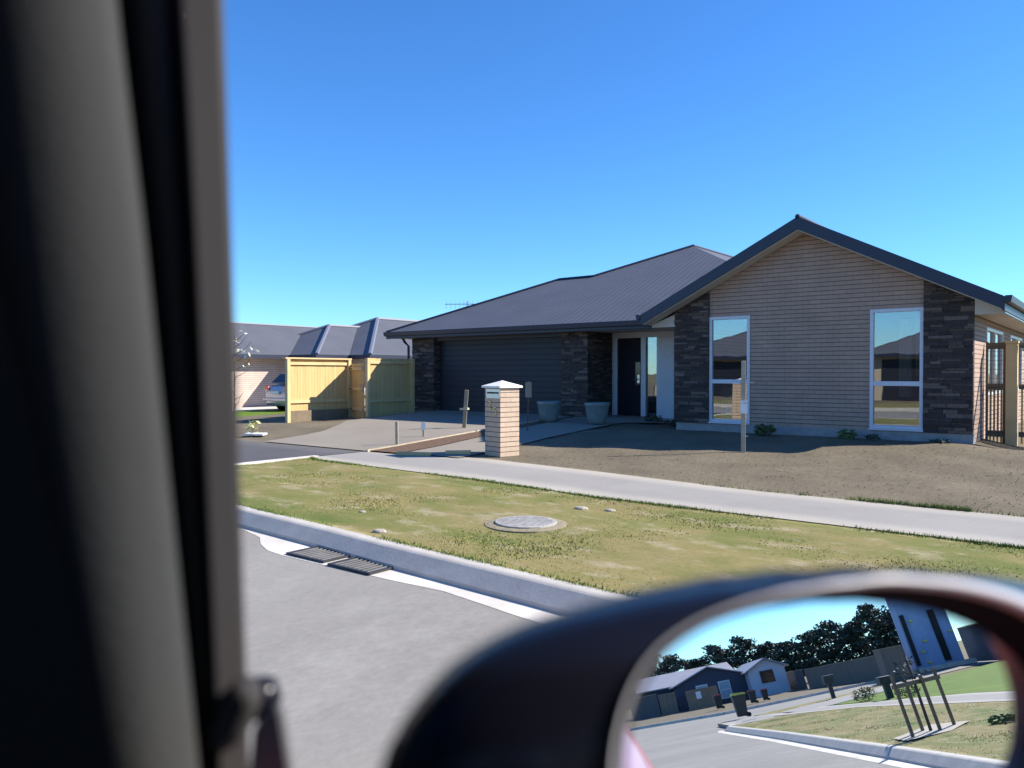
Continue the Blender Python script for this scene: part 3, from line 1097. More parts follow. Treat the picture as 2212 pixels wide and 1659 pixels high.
# leaf clusters
def leaves(mb_, c, rad, n, size, rng, flat=.6):
    for _ in range(n):
        while True:
            q = Vector((rng.uniform(-1, 1), rng.uniform(-1, 1), rng.uniform(-1, 1)))
            if q.length < 1:
                break
        q = Vector((q.x * rad[0], q.y * rad[1], q.z * rad[2])) + Vector(c)
        a = Vector((rng.gauss(0, 1), rng.gauss(0, 1), rng.gauss(0, flat))).normalized()
        b = a.cross(Vector((rng.gauss(0, 1), rng.gauss(0, 1), rng.gauss(0, 1)))).normalized()
        s1, s2 = size * rng.uniform(.6, 1.3), size * rng.uniform(.3, .6)
        mb_.add([q - a * s1, q + b * s2, q + a * s1, q - b * s2], [(0, 1, 2, 3)])


rng = random.Random(3)
# sapling at the left, mostly behind the pillar
tx, ty = -13.95, -5.95
sp_ = thing('young_tree', (tx, ty, 0), 'thin young tree with few pale leaves on bare soil left of the driveway', 'tree')
tr = MB()
tr.tube([(tx, ty, -.05), (tx + .02, ty, 1.2), (tx - .02, ty + .02, 2.5)], [.025, .018, .008], 6)
for i in range(11):
    z0 = .5 + .17 * i
    an_ = rng.uniform(-1, 1.2)
    L_ = rng.uniform(.25, .5)
    tr.tube([(tx, ty, z0), (tx + math.cos(an_) * L_ * .6, ty + math.sin(an_) * L_ * .6, z0 + L_ * .3), (tx + math.cos(an_) * L_, ty + math.sin(an_) * L_, z0 + L_ * .7)], [.009, .006, .003], 5)
tr.build('trunk', 'twig', sp_)
lf = MB()
for c_, n_ in (((tx + .42, ty + .3, 2.0), 5), ((tx + .28, ty + .2, 1.85), 6), ((tx + .25, ty + .16, 1.62), 6), ((tx + .15, ty + .1, 1.95), 8), ((tx + .05, ty, 2.2), 8), ((tx + .2, ty + .1, 2.42), 4)):
    leaves(lf, c_, (.10, .10, .08), n_, .06, rng)
lf.build('crown', 'leaf_pale', sp_)
hb = thing('small_plant', (-13.35, -5.85, .03), 'small plant with narrow yellow leaves on the soil strip', 'plant')
lf = MB()
leaves(lf, (-13.35, -5.85, .25), (.14, .14, .22), 26, .07, rng)
lf.build('leaf_clump', 'leaf_yellow', hb)
MB().tube([(-13.35, -5.85, -.02), (-13.36, -5.85, .3)], .01, 5).build('stem', 'twig', hb)
o = MB().add([(-13.7, -5.75, .06), (-13.25, -5.55, .06), (-13.05, -5.8, .06), (-13.5, -6.0, .06), (-13.7, -5.75, .09), (-13.25, -5.55, .10), (-13.05, -5.8, .09), (-13.5, -6.0, .095)],
             [(3, 2, 1, 0), (4, 5, 6, 7), (0, 1, 5, 4), (1, 2, 6, 5), (2, 3, 7, 6), (3, 0, 4, 7)]).build('white_board', 'paper_white')
tag(o, 'flat white board lying on the soil by the dark crossing', 'board')


def shrub(x, y, r, h, n, m, label, group='low plants along the house foot'):
    z = zg(x, y)
    t = thing('small_shrub', (x, y, z), label, 'shrub', group)
    l = MB()
    leaves(l, (x, y, z + h * .5), (r, r * .8, h * .55), n, .045, rng)
    l.build('foliage', m, t)
    s = MB()
    for i in range(4):
        a = i * 1.6
        s.tube([(x, y, z - .03), (x + math.cos(a) * r * .6, y + math.sin(a) * r * .6, z + h * .7)], .006, 5)
    s.build('stem', 'twig', t)


shrub(-3.62, -.42, .22, .22, 260, 'leaf_green', 'rounded dark green shrub between the tall stake and the brick wall')
shrub(-2.05, -.30, .18, .17, 140, 'leaf_weed', 'low yellow green plant at the wall foot left of the right window')
shrub(-1.6, -.25, .14, .10, 50, 'leaf_dark', 'tiny dark plant under the right window')
shrub(-.45, -.30, .2, .07, 60, 'leaf_dark', 'flat dark plant at the foot of the right stone pier')
shrub(-7.0, 1.2, .25, .18, 120, 'leaf_dark', 'low dark plant by the white entrance panel')
shrub(-6.2, .8, .28, .15, 120, 'leaf_dark', 'low dark plant by the left stone pier')

# manhole cover in the verge
mh = thing('manhole_cover', (-2.39, -10.06, 0), 'round grey manhole cover set in the grass verge', 'manhole')
MB().lathe([(.40, -.06), (.40, .002), (.36, .008), (.31, .010)], (-2.39, -10.06, 0), 40).build('surround', 'soil_dry', mh)
cv = MB()
cv.lathe([(.30, -.02), (.30, .022), (.29, .026)], (-2.39, -10.06, 0), 40)
for i in range(-5, 6):
    yy = -10.06 + i * .05
    hl = math.sqrt(max(0, .27 ** 2 - (i * .05) ** 2))
    cv.box(-2.39 - hl, -2.39 + hl, yy - .012, yy + .012, .026, .029)
cv.build('cover', 'cast_cover', mh)

# storm drain grates in the gutter
for x0, lab in ((-3.62, 'black slotted drain grate in the gutter, the farther of the pair'), (-3.02, 'black slotted drain grate in the gutter, nearer to the mirror')):
    g = thing('drain_grate', (x0 + .26, -11.7, -.13), lab, 'drain grate', 'storm drain grates in the gutter')
    ys0, ys1 = -11.92 + (x0 + 3.62) * -.04, -11.59 + (x0 + 3.62) * -.08
    MB().box(x0 + .02, x0 + .5, ys0 + .02, ys1 - .02, -.1305, -.1285).build('pit', 'seal_black', g)
    fr = MB()
    fr.box(x0, x0 + .52, ys0, ys0 + .025, -.131, -.118)
    fr.box(x0, x0 + .52, ys1 - .025, ys1, -.131, -.118)
    fr.box(x0, x0 + .025, ys0 + .025, ys1 - .025, -.131, -.1185)
    fr.box(x0 + .495, x0 + .52, ys0 + .025, ys1 - .025, -.131, -.1185)
    fr.build('frame', 'iron', g)
    br = MB()
    for i in range(8):
        xx = x0 + .05 + i * .056
        br.box(xx, xx + .016, ys0 + .025, ys1 - .025, -.128, -.120)
    br.build('bars', 'grate_bar', g)

ki = MB()
ki.prism([(-3.5, -11.575, -.128), (-2.2, -11.70, -.128), (-2.2, -11.665, -.095), (-3.5, -11.54, -.095)], (0, .01, .0))
tag(ki.build('kerb_inlet', 'seal_black'), 'dark slot in the kerb face behind the drain grates', 'kerb inlet')
# stones and litter on the verge
for x, y, s, lab in ((-3.21, -11.20, .07, 'pale stone on the grass just behind the kerb'), (-4.12, -10.62, .04, 'small pale stone in the far left of the verge'),
                     (-2.42, -9.05, .08, 'flat pale stone in the grass near the footpath'), (-2.12, -8.95, .06, 'small flat pale stone beside a larger one near the footpath')):
    st = MB()
    n = 9
    for k, (rr, z) in enumerate(((1, 0), (.9, .35), (.45, .5))):
        pass
    st.loft([[(x + math.cos(2 * math.pi * i / n) * s * rr * (1 + .2 * math.sin(i * 2.2)), y + math.sin(2 * math.pi * i / n) * s * .8 * rr * (1 + .15 * math.cos(i * 3)), z * s * .55) for i in range(n)] for rr, z in ((1, -.3), (1, .2), (.8, .5), (.3, .62))], True, True, True)
    tag(st.build('stone', 'stone_pale', smooth=False), lab, 'stone', 'pale stones on the verge')

# ------------------------------------------------------------------ timber fence left of the garage
def paling_run(mb_, y0, y1, z0, z1, x, t=.02, pitch=.10):
    y = y0
    r_ = random.Random(int(y1 * 10) + 5)
    while y < y1 - .02:
        w_ = min(pitch, y1 - y)
        dz = r_.uniform(-.006, .006)
        dx = r_.uniform(-.002, .002)
        mb_.box(x + dx, x + dx + t, y + .002, y + w_ - .002, z0, z1 + dz)
        y += pitch


def along(mb_, p0, p1):
    """local frame (x out of the face, y along the run) to the site frame"""
    d_ = Vector((p1[0] - p0[0], p1[1] - p0[1], 0)).normalized()
    n_ = Vector((d_.y, -d_.x, 0))
    mb_.v = [tuple(Vector((p0[0], p0[1], 0)) + d_ * y + n_ * x + Vector((0, 0, z))) for x, y, z in mb_.v]
    return mb_


def fence_panel(p0, p1, label, cap=True, board=True, z0=.03, z1=1.86):
    L = math.hypot(p1[0] - p0[0], p1[1] - p0[1])
    f = thing('timber_fence', ((p0[0] + p1[0]) / 2, (p0[1] + p1[1]) / 2, z0), label, 'fence', 'new timber fence panels by the garage')
    pl_ = MB()
    paling_run(pl_, 0, L, z0, z1, 0)
    along(pl_, p0, p1).build('palings', 'pine_new', f)
    for z in (z0 + .62 * .93, z1 - .16):
        along(MB().box(.022, .07, .05, L - .02, z, z + .085), p0, p1).build('rail', 'pine_rail', f)
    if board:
        along(MB().box(.071, .10, .1, L - .1, z0 - .05, z0 + .36), p0, p1).build('shade_board', 'gate_brown', f)  # added dark board, its brown imitates the band of shade along the panel foot
    if cap:
        along(MB().box(-.05, .12, -.06, L + .02, z1 + .008, z1 + .05), p0, p1).build('top_cap', 'pine_rail', f)
    for y in (0, L - .1):
        along(MB().box(.021, .115, y, y + .1, z0 - .1, z1 + .004), p0, p1).build('post', 'pine_rail', f)
    return f


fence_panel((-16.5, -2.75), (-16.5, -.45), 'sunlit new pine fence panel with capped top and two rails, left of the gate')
fence_panel((-15.24, -.90), (-15.17, .94), 'plain new pine fence panel running from the gate to the garage corner, half in shade', cap=False, board=False, z1=1.90)
G0, G1 = (-16.46, -.40), (-15.30, -.86)
g = thing('timber_gate', (-15.88, -.63, .05), 'narrow pine gate with black hinges between two fence panels', 'gate')
pl_ = MB()
paling_run(pl_, .02, 1.22, .12, 1.74, 0)
along(pl_, G0, G1).build('palings', 'pine_new', g)
for z in (.35, .95, 1.55):
    along(MB().box(.023, .07, .04, 1.2, z, z + .09), G0, G1).build('ledge', 'pine_rail', g)
for z in (.38, .98, 1.58):
    along(MB().box(.071, .08, .02, .30, z, z + .03), G0, G1).build('hinge', 'iron', g)
along(MB().box(.07, .10, 1.05, 1.2, 1.08, 1.14), G0, G1).build('latch', 'steel', g)

# ------------------------------------------------------------------ mesh gate right of the house
GY = 1.42
mg = thing('mesh_gate', (.35, GY, .05), 'dark framed wire mesh gate between brick corner and timber post', 'gate')
fr = MB()
for z in (.30, 1.20, 1.98):
    fr.box(.07, .31, GY - .03, GY + .03, z - .06, z + .06)
fr.box(.03, .07, GY - .03, GY + .03, .1, 2.06)
fr.box(.31, .35, GY - .03, GY + .03, .1, 2.06)
fr.build('gate_frame', 'gate_brown', mg)
ms = MB()
for i in range(1, 21):
    ms.box(.07, .31, GY - .037, GY - .031, .24 + i * .086 - .003, .24 + i * .086 + .003)
for i in range(1, 4):
    ms.box(.07 + i * .06 - .003, .07 + i * .06 + .003, GY - .031, GY - .0305 + .006, .24, 2.0)
ms.build('wire_mesh', 'iron', mg)
sl_ = MB()
for xx in (.09, .15, .21, .27):
    sl_.box(xx, xx + .03, GY + .031, GY + .045, .12, 1.2)
sl_.build('slats', 'pine_rail', mg)
fp = thing('timber_post', (.45, GY, .05), 'square sunlit timber gate post at the right edge of the house', 'post')
MB().box(.36, .55, GY - .09, GY + .09, 0, 2.02).build('shaft', 'pine_rail', fp, bevel=0.006)
MB().box(.345, .565, GY - .11, GY + .11, 2.022, 2.07).build('top_cap', 'pine_rail', fp)
mg2 = thing('side_fence', (2.3, GY, .05), 'timber rail and mesh fence right of the gate post', 'fence')
fr = MB()
for z in (.30, 1.20, 1.98):
    fr.box(.57, 3.4, GY - .03, GY + .03, z - .05, z + .05)
fr.build('rail', 'gate_brown', mg2)
ms = MB()
for i in range(1, 21):
    ms.box(.57, 3.4, GY - .037, GY - .031, .24 + i * .086 - .003, .24 + i * .086 + .003)
for i in range(1, 24):
    ms.box(.57 + i * .12 - .003, .57 + i * .12 + .003, GY - .031, GY - .0245, .24, 2.0)
ms.build('wire_mesh', 'iron', mg2)
sl_ = MB()
for i in range(40):
    sl_.box(.6 + i * .07, .635 + i * .07, GY + .031, GY + .045, .12, 1.2)
sl_.build('slats', 'pine_rail', mg2)
MB().box(3.4, 3.56, GY - .08, GY + .08, 0, 2.05).build('post', 'pine_rail', mg2)


# ------------------------------------------------------------------ hip roofed houses
def hip_roof(root, x0, x1, y0, y1, z, tn, ra='roof_x', rb='roof_y', gutter='navy_steel', caps=None):
    wx, wy = x1 - x0, y1 - y0
    if wx <= wy:
        r = wx / 2
        P0, P1 = (x0 + r, y0 + r, z + r * tn), (x0 + r, y1 - r, z + r * tn)
    else:
        r = wy / 2
        P0, P1 = (x0 + r, y0 + r, z + r * tn), (x1 - r, y0 + r, z + r * tn)
    a, b, c, d_ = (x0, y0, z), (x1, y0, z), (x1, y1, z), (x0, y1, z)
    if wx <= wy:
        faces = ((ra, [a, b, P0]), (ra, [c, d_, P1]), (rb, [b, c, P1, P0]), (rb, [d_, a, P0, P1]))
    else:
        faces = ((ra, [a, b, P1, P0]), (ra, [c, d_, P0, P1]), (rb, [b, c, P1]), (rb, [d_, a, P0]))
    for m_, poly in faces:
        MB().add(poly, [tuple(range(len(poly)))]).build('roof', m_, root)
    gm = MB()
    gm.box(x0 - .08, x1 + .08, y0 - .08, y0 + .02, z - .16, z + .01)
    gm.box(x0 - .08, x1 + .08, y1 - .02, y1 + .08, z - .16, z + .01)
    gm.box(x0 - .08, x0 + .02, y0 + .02, y1 - .02, z - .16, z + .01)
    gm.box(x1 - .02, x1 + .08, y0 + .02, y1 - .02, z - .16, z + .01)
    gm.build('gutter', gutter, root)
    MB().box(x0 + .02, x1 - .02, y0 + .02, y1 - .02, z - .15, z - .13).build('soffit', 'soffit', root)
    cm = MB()
    for q, e in ((a, P0), (b, P0 if wx <= wy else P1), (c, P1), (d_, P1 if wx <= wy else P0), (P0, P1)):
        cm.tube([Vector(q) + Vector((0, 0, .01)), Vector(e) + Vector((0, 0, .01))], caps[1] if caps else .05, 6)
    cm.build('hip_cap', caps[0] if caps else gutter, root)


mat('cap_blue', (0.14, 0.15, 0.19), 0.5, 0.05)
nb = thing('neighbour_house', (-27, 6, -.1), 'brick house with stepped dark hip roofs beyond the timber fence', 'house')
hip_roof(nb, -33.1, -26.67, -9, 12, 2.25, .466, caps=('cap_blue', .06))
hip_roof(nb, -31.2, -24.8, 4.74, 16, 2.253, .466, caps=('cap_blue', .09))
hip_roof(nb, -31.84, -23.44, 6.51, 19, 2.256, .466, caps=('cap_blue', .10))
w = MB()
w.box(-32.6, -27.2, -8.5, 11.5, -.1, 2.10)
w.box(-30.6, -25.4, 5.3, 15.5, -.1, 2.103)
w.box(-31, -24.0, 7.05, 18.5, -.1, 2.106)
w.build('wall', 'pink_brick', nb)
MB().tube([(-27.13, .15, 2.1), (-27.13, .15, -.05)], .05, 8).build('downpipe', 'downpipe_blue', nb)
sheet('neighbour_driveway', 'concrete_light', [(-27.2, -8.5), (-24.55, -8.5), (-24.55, 3.25), (-19, 3.25), (-19, 7.0), (-27.2, 4.6)], .02, .1)
sheet('neighbour_lawn', 'lawn_green', [(-24.5, -4.5), (-24.5, 3.2), (-18.6, 3.2), (-18.6, -1.2), (-20.3, -4.5)], .028, .1)


# ------------------------------------------------------------------ cars
def ring_section(x, half, zs, yc=0.0):
    """closed ring of a car body at station x; half = list of (half width, z) bottom to top"""
    r = [(x, yc + h_, z) for h_, z in half]
    l = [(x, yc - h_, z) for h_, z in reversed(half)]
    return r + l


def wheel(root, x, y, r=.31, w_=.2, side=1):
    wm = MB()
    n = 24
    pr = [(r * .62, -w_ / 2), (r * .92, -w_ / 2), (r, -w_ / 2 + .03), (r, w_ / 2 - .03), (r * .92, w_ / 2), (r * .62, w_ / 2)]
    wm.loft([[(x + math.cos(2 * math.pi * i / n) * a, y + b, r + math.sin(2 * math.pi * i / n) * a) for i in range(n)] for a, b in pr], True, True, True)
    off = Vector(root['base'])
    wm.v = [tuple(Vector(q) + off) for q in wm.v]
    ty_ = wm.build('wheel', 'tyre', root, fixn=True)
    rm_ = MB()
    rm_.loft([[(x + math.cos(2 * math.pi * i / n) * a, y + side * b, r + math.sin(2 * math.pi * i / n) * a) for i in range(n)] for a, b in ((r * .6, w_ / 2 - .04), (r * .6, w_ / 2 + .004), (r * .5, w_ / 2 - .02), (r * .12, w_ / 2 + .002))], True, True, True)
    rm_.v = [tuple(Vector(q) + off) for q in rm_.v]
    rm_.build('rim', 'rim_metal', ty_, fixn=True)


def lower_body(front=1.95, rear=-2.25, wmax=.85, belt=1.0, hood=.92, name='body'):
    """stations along -x forward; returns rings in car frame, forward = +x here"""
    def half(k, top):
        return [(.70 * k, .22), (.80 * k, .34), (.845 * k, .55), (.85 * k, .75), (.835 * k, min(.93, top - .06)), (.77 * k, top - .02), (.60 * k, top)]
    st = [(rear, .78, belt - .25), (rear + .06, .90, belt - .06), (rear + .35, .97, belt), (-1.2, 1.0, belt), (0, 1.0, belt), (.85, 1.0, belt - .01), (1.05, .99, (belt + hood) / 2), (1.5, .96, hood - .04), (front - .12, .90, hood - .12), (front, .78, hood - .26)]
    s = wmax / .85
    return [ring_section(x, half(k * s, t), None) for x, k, t in st]


# parked silver hatchback at the neighbour's
car2 = thing('parked_hatchback', (-22.55, 3.9, 0.0), 'silver hatchback parked nose in beside the neighbouring brick house', 'car')
car2['base'] = (0, 0, 0)


def rot90(mb_, base):
    """car frame (forward +x) to site frame facing +y"""
    mb_.v = [(base[0] - y, base[1] + x, base[2] + z) for x, y, z in mb_.v]
    return mb_


CB = (-22.95, 3.7, 0.02)
b_ = MB().loft(lower_body(), True, True, True)
rot90(b_, CB).build('body', 'car_silver', car2, smooth=True, fixn=True)
ck = MB()
top = [(-2.02, .60, .68), (-1.55, .56, .60), (.1, .56, .60), (.85, .62, .70)]
ck.loft([[(x, -w0, 0.98), (x, w0, .98), (x if 0 else x * .86 - .05, w1 * .92, z1), (x * .86 - .05, -w1 * .92, z1)] for x, w1, w0, z1 in ((-2.15, .55, .74, 1.0), (-1.75, .55, .74, 1.44), (-.2, .58, .74, 1.5), (.35, .56, .74, 1.42), (1.0, .5, .74, 1.0))], True, True, True)
rot90(ck, CB).build('cabin', 'car_silver', car2, smooth=False, fixn=True)
rw = MB()
rw.prism([(-2.03, -.55, 1.06), (-2.03, .55, 1.06), (-1.70, .46, 1.38), (-1.70, -.46, 1.38)], (-.045, 0, .03))
rot90(rw, CB).build('rear_window', 'glass_dark', car2)
for sy in (1, -1):
    sw = MB()
    sw.prism([(-1.6, sy * .735, 1.02), (.7, sy * .735, 1.02), (.2, sy * .60, 1.38), (-1.35, sy * .60, 1.38)], (0, sy * .03, .012))
    rot90(sw, CB).build('side_window', 'glass_dark', car2)
    tl = MB()
    tl.prism([(-2.20, sy * .42, .80), (-2.20, sy * .76, .82), (-2.20, sy * .74, .98), (-2.20, sy * .5, .95)], (-.07, 0, 0))
    rot90(tl, CB).build('tail_light', 'lamp_red', car2, bevel=0.01)
    hl = MB()
    hl.prism([(1.80, sy * .45, .6), (1.80, sy * .72, .62), (1.74, sy * .70, .74), (1.74, sy * .5, .73)], (.08, 0, 0))
    rot90(hl, CB).build('headlight', 'lamp_clear', car2)
bp = MB().box(-2.34, -2.2, -.72, .72, .38, .52)
rot90(bp, CB).build('bumper', 'car_silver', car2, bevel=0.03)
npl = MB().box(-2.33, -2.27, -.24, .24, .66, .77)
rot90(npl, CB).build('number_plate', 'paper_white', car2)


def wheel_rot(root, cx, cy, base, side):
    n, r, w_ = 20, .30, .19
    a_ = MB()
    pr = [(r * .62, -w_ / 2), (r * .92, -w_ / 2), (r, -w_ / 2 + .03), (r, w_ / 2 - .03), (r * .92, w_ / 2), (r * .62, w_ / 2)]
    a_.loft([[(cx + math.cos(2 * math.pi * i / n) * a, cy + b, r + math.sin(2 * math.pi * i / n) * a) for i in range(n)] for a, b in pr], True, True, True)
    o_ = rot90(a_, base).build('wheel', 'tyre', root, fixn=True)
    b2 = MB()
    b2.loft([[(cx + math.cos(2 * math.pi * i / n) * a, cy + side * b, r + math.sin(2 * math.pi * i / n) * a) for i in range(n)] for a, b in ((r * .6, w_ / 2 - .04), (r * .6, w_ / 2 + .004), (r * .12, w_ / 2 + .002))], True, True, True)
    rot90(b2, base).build('rim', 'rim_metal', o_, fixn=True)


for cx in (-1.4, 1.25):
    for sd in (1, -1):
        wheel_rot(car2, cx, sd * .76, (CB[0], CB[1], -.0), sd)

# ------------------------------------------------------------------ the car the photograph is taken from
def car_pt(a, b, z):
    """a metres ahead of the eye, b metres to its right"""
    return Vector((EYE.x - a, EYE.y + b, z))


CARC = (EYE.x, EYE.y - .49, -.14)
ego = thing('red_car', CARC, 'red car with dark cabin trim and big door mirror the street is seen from', 'car')
ego['base'] = (0, 0, 0)


def flip(mb_):
    """car frame (forward +x) to site frame facing -x"""
    mb_.v = [(CARC[0] - x, CARC[1] - y, CARC[2] + z) for x, y, z in mb_.v]
    return mb_


def half_e(k, top, belt_w):
    return [(.72 * k, .25), (.82 * k, .40), (.85 * k, .70), (.852 * k, .95), (.84 * k, 1.10 if top > 1.2 else top - .12), (.80 * k, 1.26 if top > 1.3 else top - .05), (belt_w * k, top)]


st = [(-2.30, .84, 1.10), (-2.22, .97, 1.38), (-1.9, 1.015, 1.47), (-.8, 1.01, 1.45), (-.25, 1.0, 1.36), (.4, 1.0, 1.36), (1.0, 1.0, 1.33), (1.2, .99, 1.18), (1.7, .95, 1.08), (1.95, .88, .95), (2.05, .78, .75)]
b_ = MB().loft([ring_section(x, half_e(k, t_, .715), None) for x, k, t_ in st], True, True, True)
flip(b_).build('body', 'car_red', ego, smooth=True, fixn=True)
for cx in (-1.45, 1.35):
    for sd in (1, -1):
        n, r, w_ = 24, .33, .21
        a_ = MB()
        pr = [(r * .62, -w_ / 2), (r * .92, -w_ / 2), (r, -w_ / 2 + .03), (r, w_ / 2 - .03), (r * .92, w_ / 2), (r * .62, w_ / 2)]
        a_.loft([[(cx + math.cos(2 * math.pi * i / n) * a, sd * .77 + b, r + math.sin(2 * math.pi * i / n) * a) for i in range(n)] for a, b in pr], True, True, True)
        o_ = flip(a_).build('wheel', 'tyre', ego, fixn=True)
        b2 = MB()
        b2.loft([[(cx + math.cos(2 * math.pi * i / n) * a, sd * .77 + sd * b, r + math.sin(2 * math.pi * i / n) * a) for i in range(n)] for a, b in ((r * .6, w_ / 2 - .04), (r * .6, w_ / 2 + .004), (r * .12, w_ / 2 + .002))], True, True, True)
        flip(b2).build('rim', 'rim_metal', o_, fixn=True)
for sd in (1, -1):
    hl = MB().prism([(1.92, sd * .48, .70), (1.92, sd * .72, .72), (1.88, sd * .70, .86), (1.88, sd * .5, .85)], (.1, 0, 0))
    flip(hl).build('headlight', 'lamp_clear', ego)
    tl = MB().prism([(-2.2, sd * .58, .85), (-2.2, sd * .78, .86), (-2.2, sd * .76, 1.15), (-2.2, sd * .6, 1.12)], (-.08, 0, 0))
    flip(tl).build('tail_light', 'lamp_red', ego)
ct = MB().loft([[(x, -.70, 1.30), (x, .70, 1.30), (x, .70, z), (x, -.70, z)] for x, z in ((-1.95, 1.462), (-.8, 1.442), (-.25, 1.372), (.98, 1.372))], True, True, True)
flip(ct).build('cabin_trim', 'cabin_dark', ego, fixn=True)
# roof and pillars (roof underside lined dark)
rfm = MB().loft([[(x, -.60, z), (x, .60, z), (x, .56, z + .07), (x, -.56, z + .07)] for x, z in ((-2.0, 1.80), (-1.2, 1.90), (-.2, 1.91), (.30, 1.86))], True, True, True)
flip(rfm).build('roof', 'car_red', ego, fixn=True)
hd = MB().loft([[(x, -.58, z - .03), (x, .58, z - .03), (x, .58, z - .005), (x, -.58, z - .005)] for x, z in ((-1.95, 1.80), (-1.2, 1.90), (-.2, 1.91), (.28, 1.86))], True, True, True)
flip(hd).build('headliner', 'cabin_dark', ego, fixn=True)
for sd in (1, -1):
    for xa, xb, w_ in ((-2.1, -1.95, .14), (-.85, -.82, .10)) + (((.98, .32, .08),) if 1 else ()):
        pp = MB().bar((xa, sd * .70, 1.34), (xb, sd * .575, 1.87), w_, .05, up=(0, 1, 0))
        flip(pp).build('roof_pillar', 'cabin_dark', ego)
dsh = MB().box(.50, 1.05, -.68, .66, 1.15, 1.44)
flip(dsh).build('dashboard', 'cabin_dark', ego, bevel=0.04)
ws = MB().prism([(.98, -.66, 1.36), (.98, .66, 1.36), (.33, .56, 1.86), (.33, -.56, 1.86)], (.006, 0, .006))
flip(ws).build('windscreen', 'car_glass', ego)
bw = MB().prism([(-2.1, -.62, 1.36), (-2.1, .62, 1.36), (-1.97, .55, 1.80), (-1.97, -.55, 1.80)], (-.006, 0, 0))
flip(bw).build('rear_window', 'car_glass', ego)
lw = MB().prism([(-.8, .705, 1.36), (.9, .705, 1.36), (.3, .60, 1.84), (-.8, .60, 1.84)], (0, .005, 0))
flip(lw).build('side_window', 'car_glass', ego)
for sy in (-.37, .37):
    sb = MB()
    sb.box(-.95, -.80, sy - .22, sy + .22, 1.2, 1.58)
    sb.box(-.94, -.86, sy - .12, sy + .12, 1.6, 1.75)
    if sy > 0:
        flip(sb).build('seat_back', 'cabin_dark', ego, bevel=0.04)
swl = MB()
swl.tube([(.36 + .1 * math.sin(t_) * .4, .42 + .18 * math.cos(t_) - .82, 1.30 + .17 * math.sin(t_)) for t_ in [2 * math.pi * i / 24 for i in range(25)]], .014, 8)
flip(swl)
# screen-independent pillar: lofted rows (height z above road), each row runs from the dark inner edge to the outer window channel

F_, CX_, CY_ = 1680.0, 1106.0, 829.5


def sight(x, y):
    return fwd + upv * ((CY_ - y) / F_) + rgt * ((x - CX_) / F_)


def at(x, y, d):
    return EYE + sight(x, y) * d


rows = [(-330, (-330, 40, 185, 232, 368, 404, 470)), (0, (-260, 60, 205, 252, 385, 415, 482)), (500, (-200, 120, 262, 312, 415, 448, 500)), (830, (-150, 170, 300, 345, 432, 462, 512)),
        (1250, (-60, 240, 345, 388, 452, 486, 525)), (1659, (40, 310, 388, 430, 470, 500, 538)), (2100, (140, 380, 430, 470, 490, 515, 552))]


def interp_rows(k, y):
    for (y0, r0), (y1, r1) in zip(rows, rows[1:]):
        if y0 <= y <= y1:
            t_ = (y - y0) / (y1 - y0)
            return r0[k] + (r1[k] - r0[k]) * t_
    return rows[-1][1][k]


YS = [-330 + i * (2430 / 24) for i in range(25)]
trim, seal, frm = [], [], []
for y in YS:
    X = [interp_rows(k, y) for k in range(7)]
    prof_ = []
    for i in range(13):
        f_ = i / 12
        x_ = X[0] + (X[3] - X[0]) * f_
        d_ = .337 + .038 * (1 - f_) ** 2 + .036 * f_ ** 2.6
        prof_.append(at(x_, y, d_))
    trim.append(prof_ + [at(X[3], y, .45), at(X[0], y, .47)])
    seal.append([at(X[3] - 8, y, .400), at((X[3] + X[4]) / 2, y, .392), at(X[4] + 6, y, .400), at(X[4] + 6, y, .455), at(X[3] - 8, y, .455)])
    pf_ = []
    for i in range(7):
        f_ = i / 6
        pf_.append(at(X[4] + (X[6] - X[4]) * f_, y, .384 + .010 * f_))
    frm.append(pf_ + [at(X[6], y, .45), at(X[4], y, .45)])
MB().loft(trim, True, True, True).build('pillar_trim', 'trim_grey', ego, smooth=True, fixn=True)
MB().loft(seal, True, True, True).build('weather_seal', 'seal_black', ego, smooth=True, fixn=True)
MB().loft(frm, True, True, True).build('window_frame', 'frame_grey', ego, smooth=True, fixn=True)
# dark door panel inside, ahead of the pillar
pp_ = [(-420, 300), (-95, 300), (0, 610), (110, 1130), (250, 1659), (330, 2050), (-420, 2050)]
dk2 = MB()
dk2.loft([[at(x, y, .335) for x, y in pp_], [at(x - (14 if i in (1, 2, 3, 4, 5) else 0), y, .350) for i, (x, y) in enumerate(pp_)]], True, True, True)
dk2.build('inner_panel', 'cabin_dark', ego, fixn=True)
# foot of the door mirror
mf = MB()
ringA = [at(548, 1565, .40), at(590, 1528, .40), at(612, 1512, .40), at(620, 1560, .40), at(635, 1659, .40), at(660, 2000, .40), at(530, 2000, .40), at(535, 1700, .40)]
mf.prism(ringA, sight(600, 1600) * .03)
mf.build('mirror_foot', 'foot_grey', ego, bevel=0.010)
kn = MB()
c_ = at(562, 1508, .43)
kn.lathe([(.002, .012), (.009, .009), (.012, 0), (.009, -.009), (.002, -.012)], c_, 16)
kn.build('mirror_pivot', 'housing_dark', ego, smooth=True)
sg = MB()
sg.prism([at(470, 1645, .375), at(520, 1600, .375), at(548, 1530, .375), at(540, 1490, .375), at(500, 1480, .375), at(440, 1600, .375)], fwd * .02)
sg.build('sail_panel', 'frame_grey', ego, bevel=0.006)

# door mirror: glass, recessed in a well, raised lip, bulbous housing behind
MN = Vector((.8564529, -.4625113, .2292853)).normalized()
MP = EYE + sight(1790, 1500).normalized() * .36
MC = (1790.0, 1560.0)


def on_mirror(x, y, off):
    s_v = sight(x, y)
    o_ = MP + MN * off
    t_ = (o_ - EYE).dot(MN) / s_v.dot(MN)
    return EYE + s_v * t_


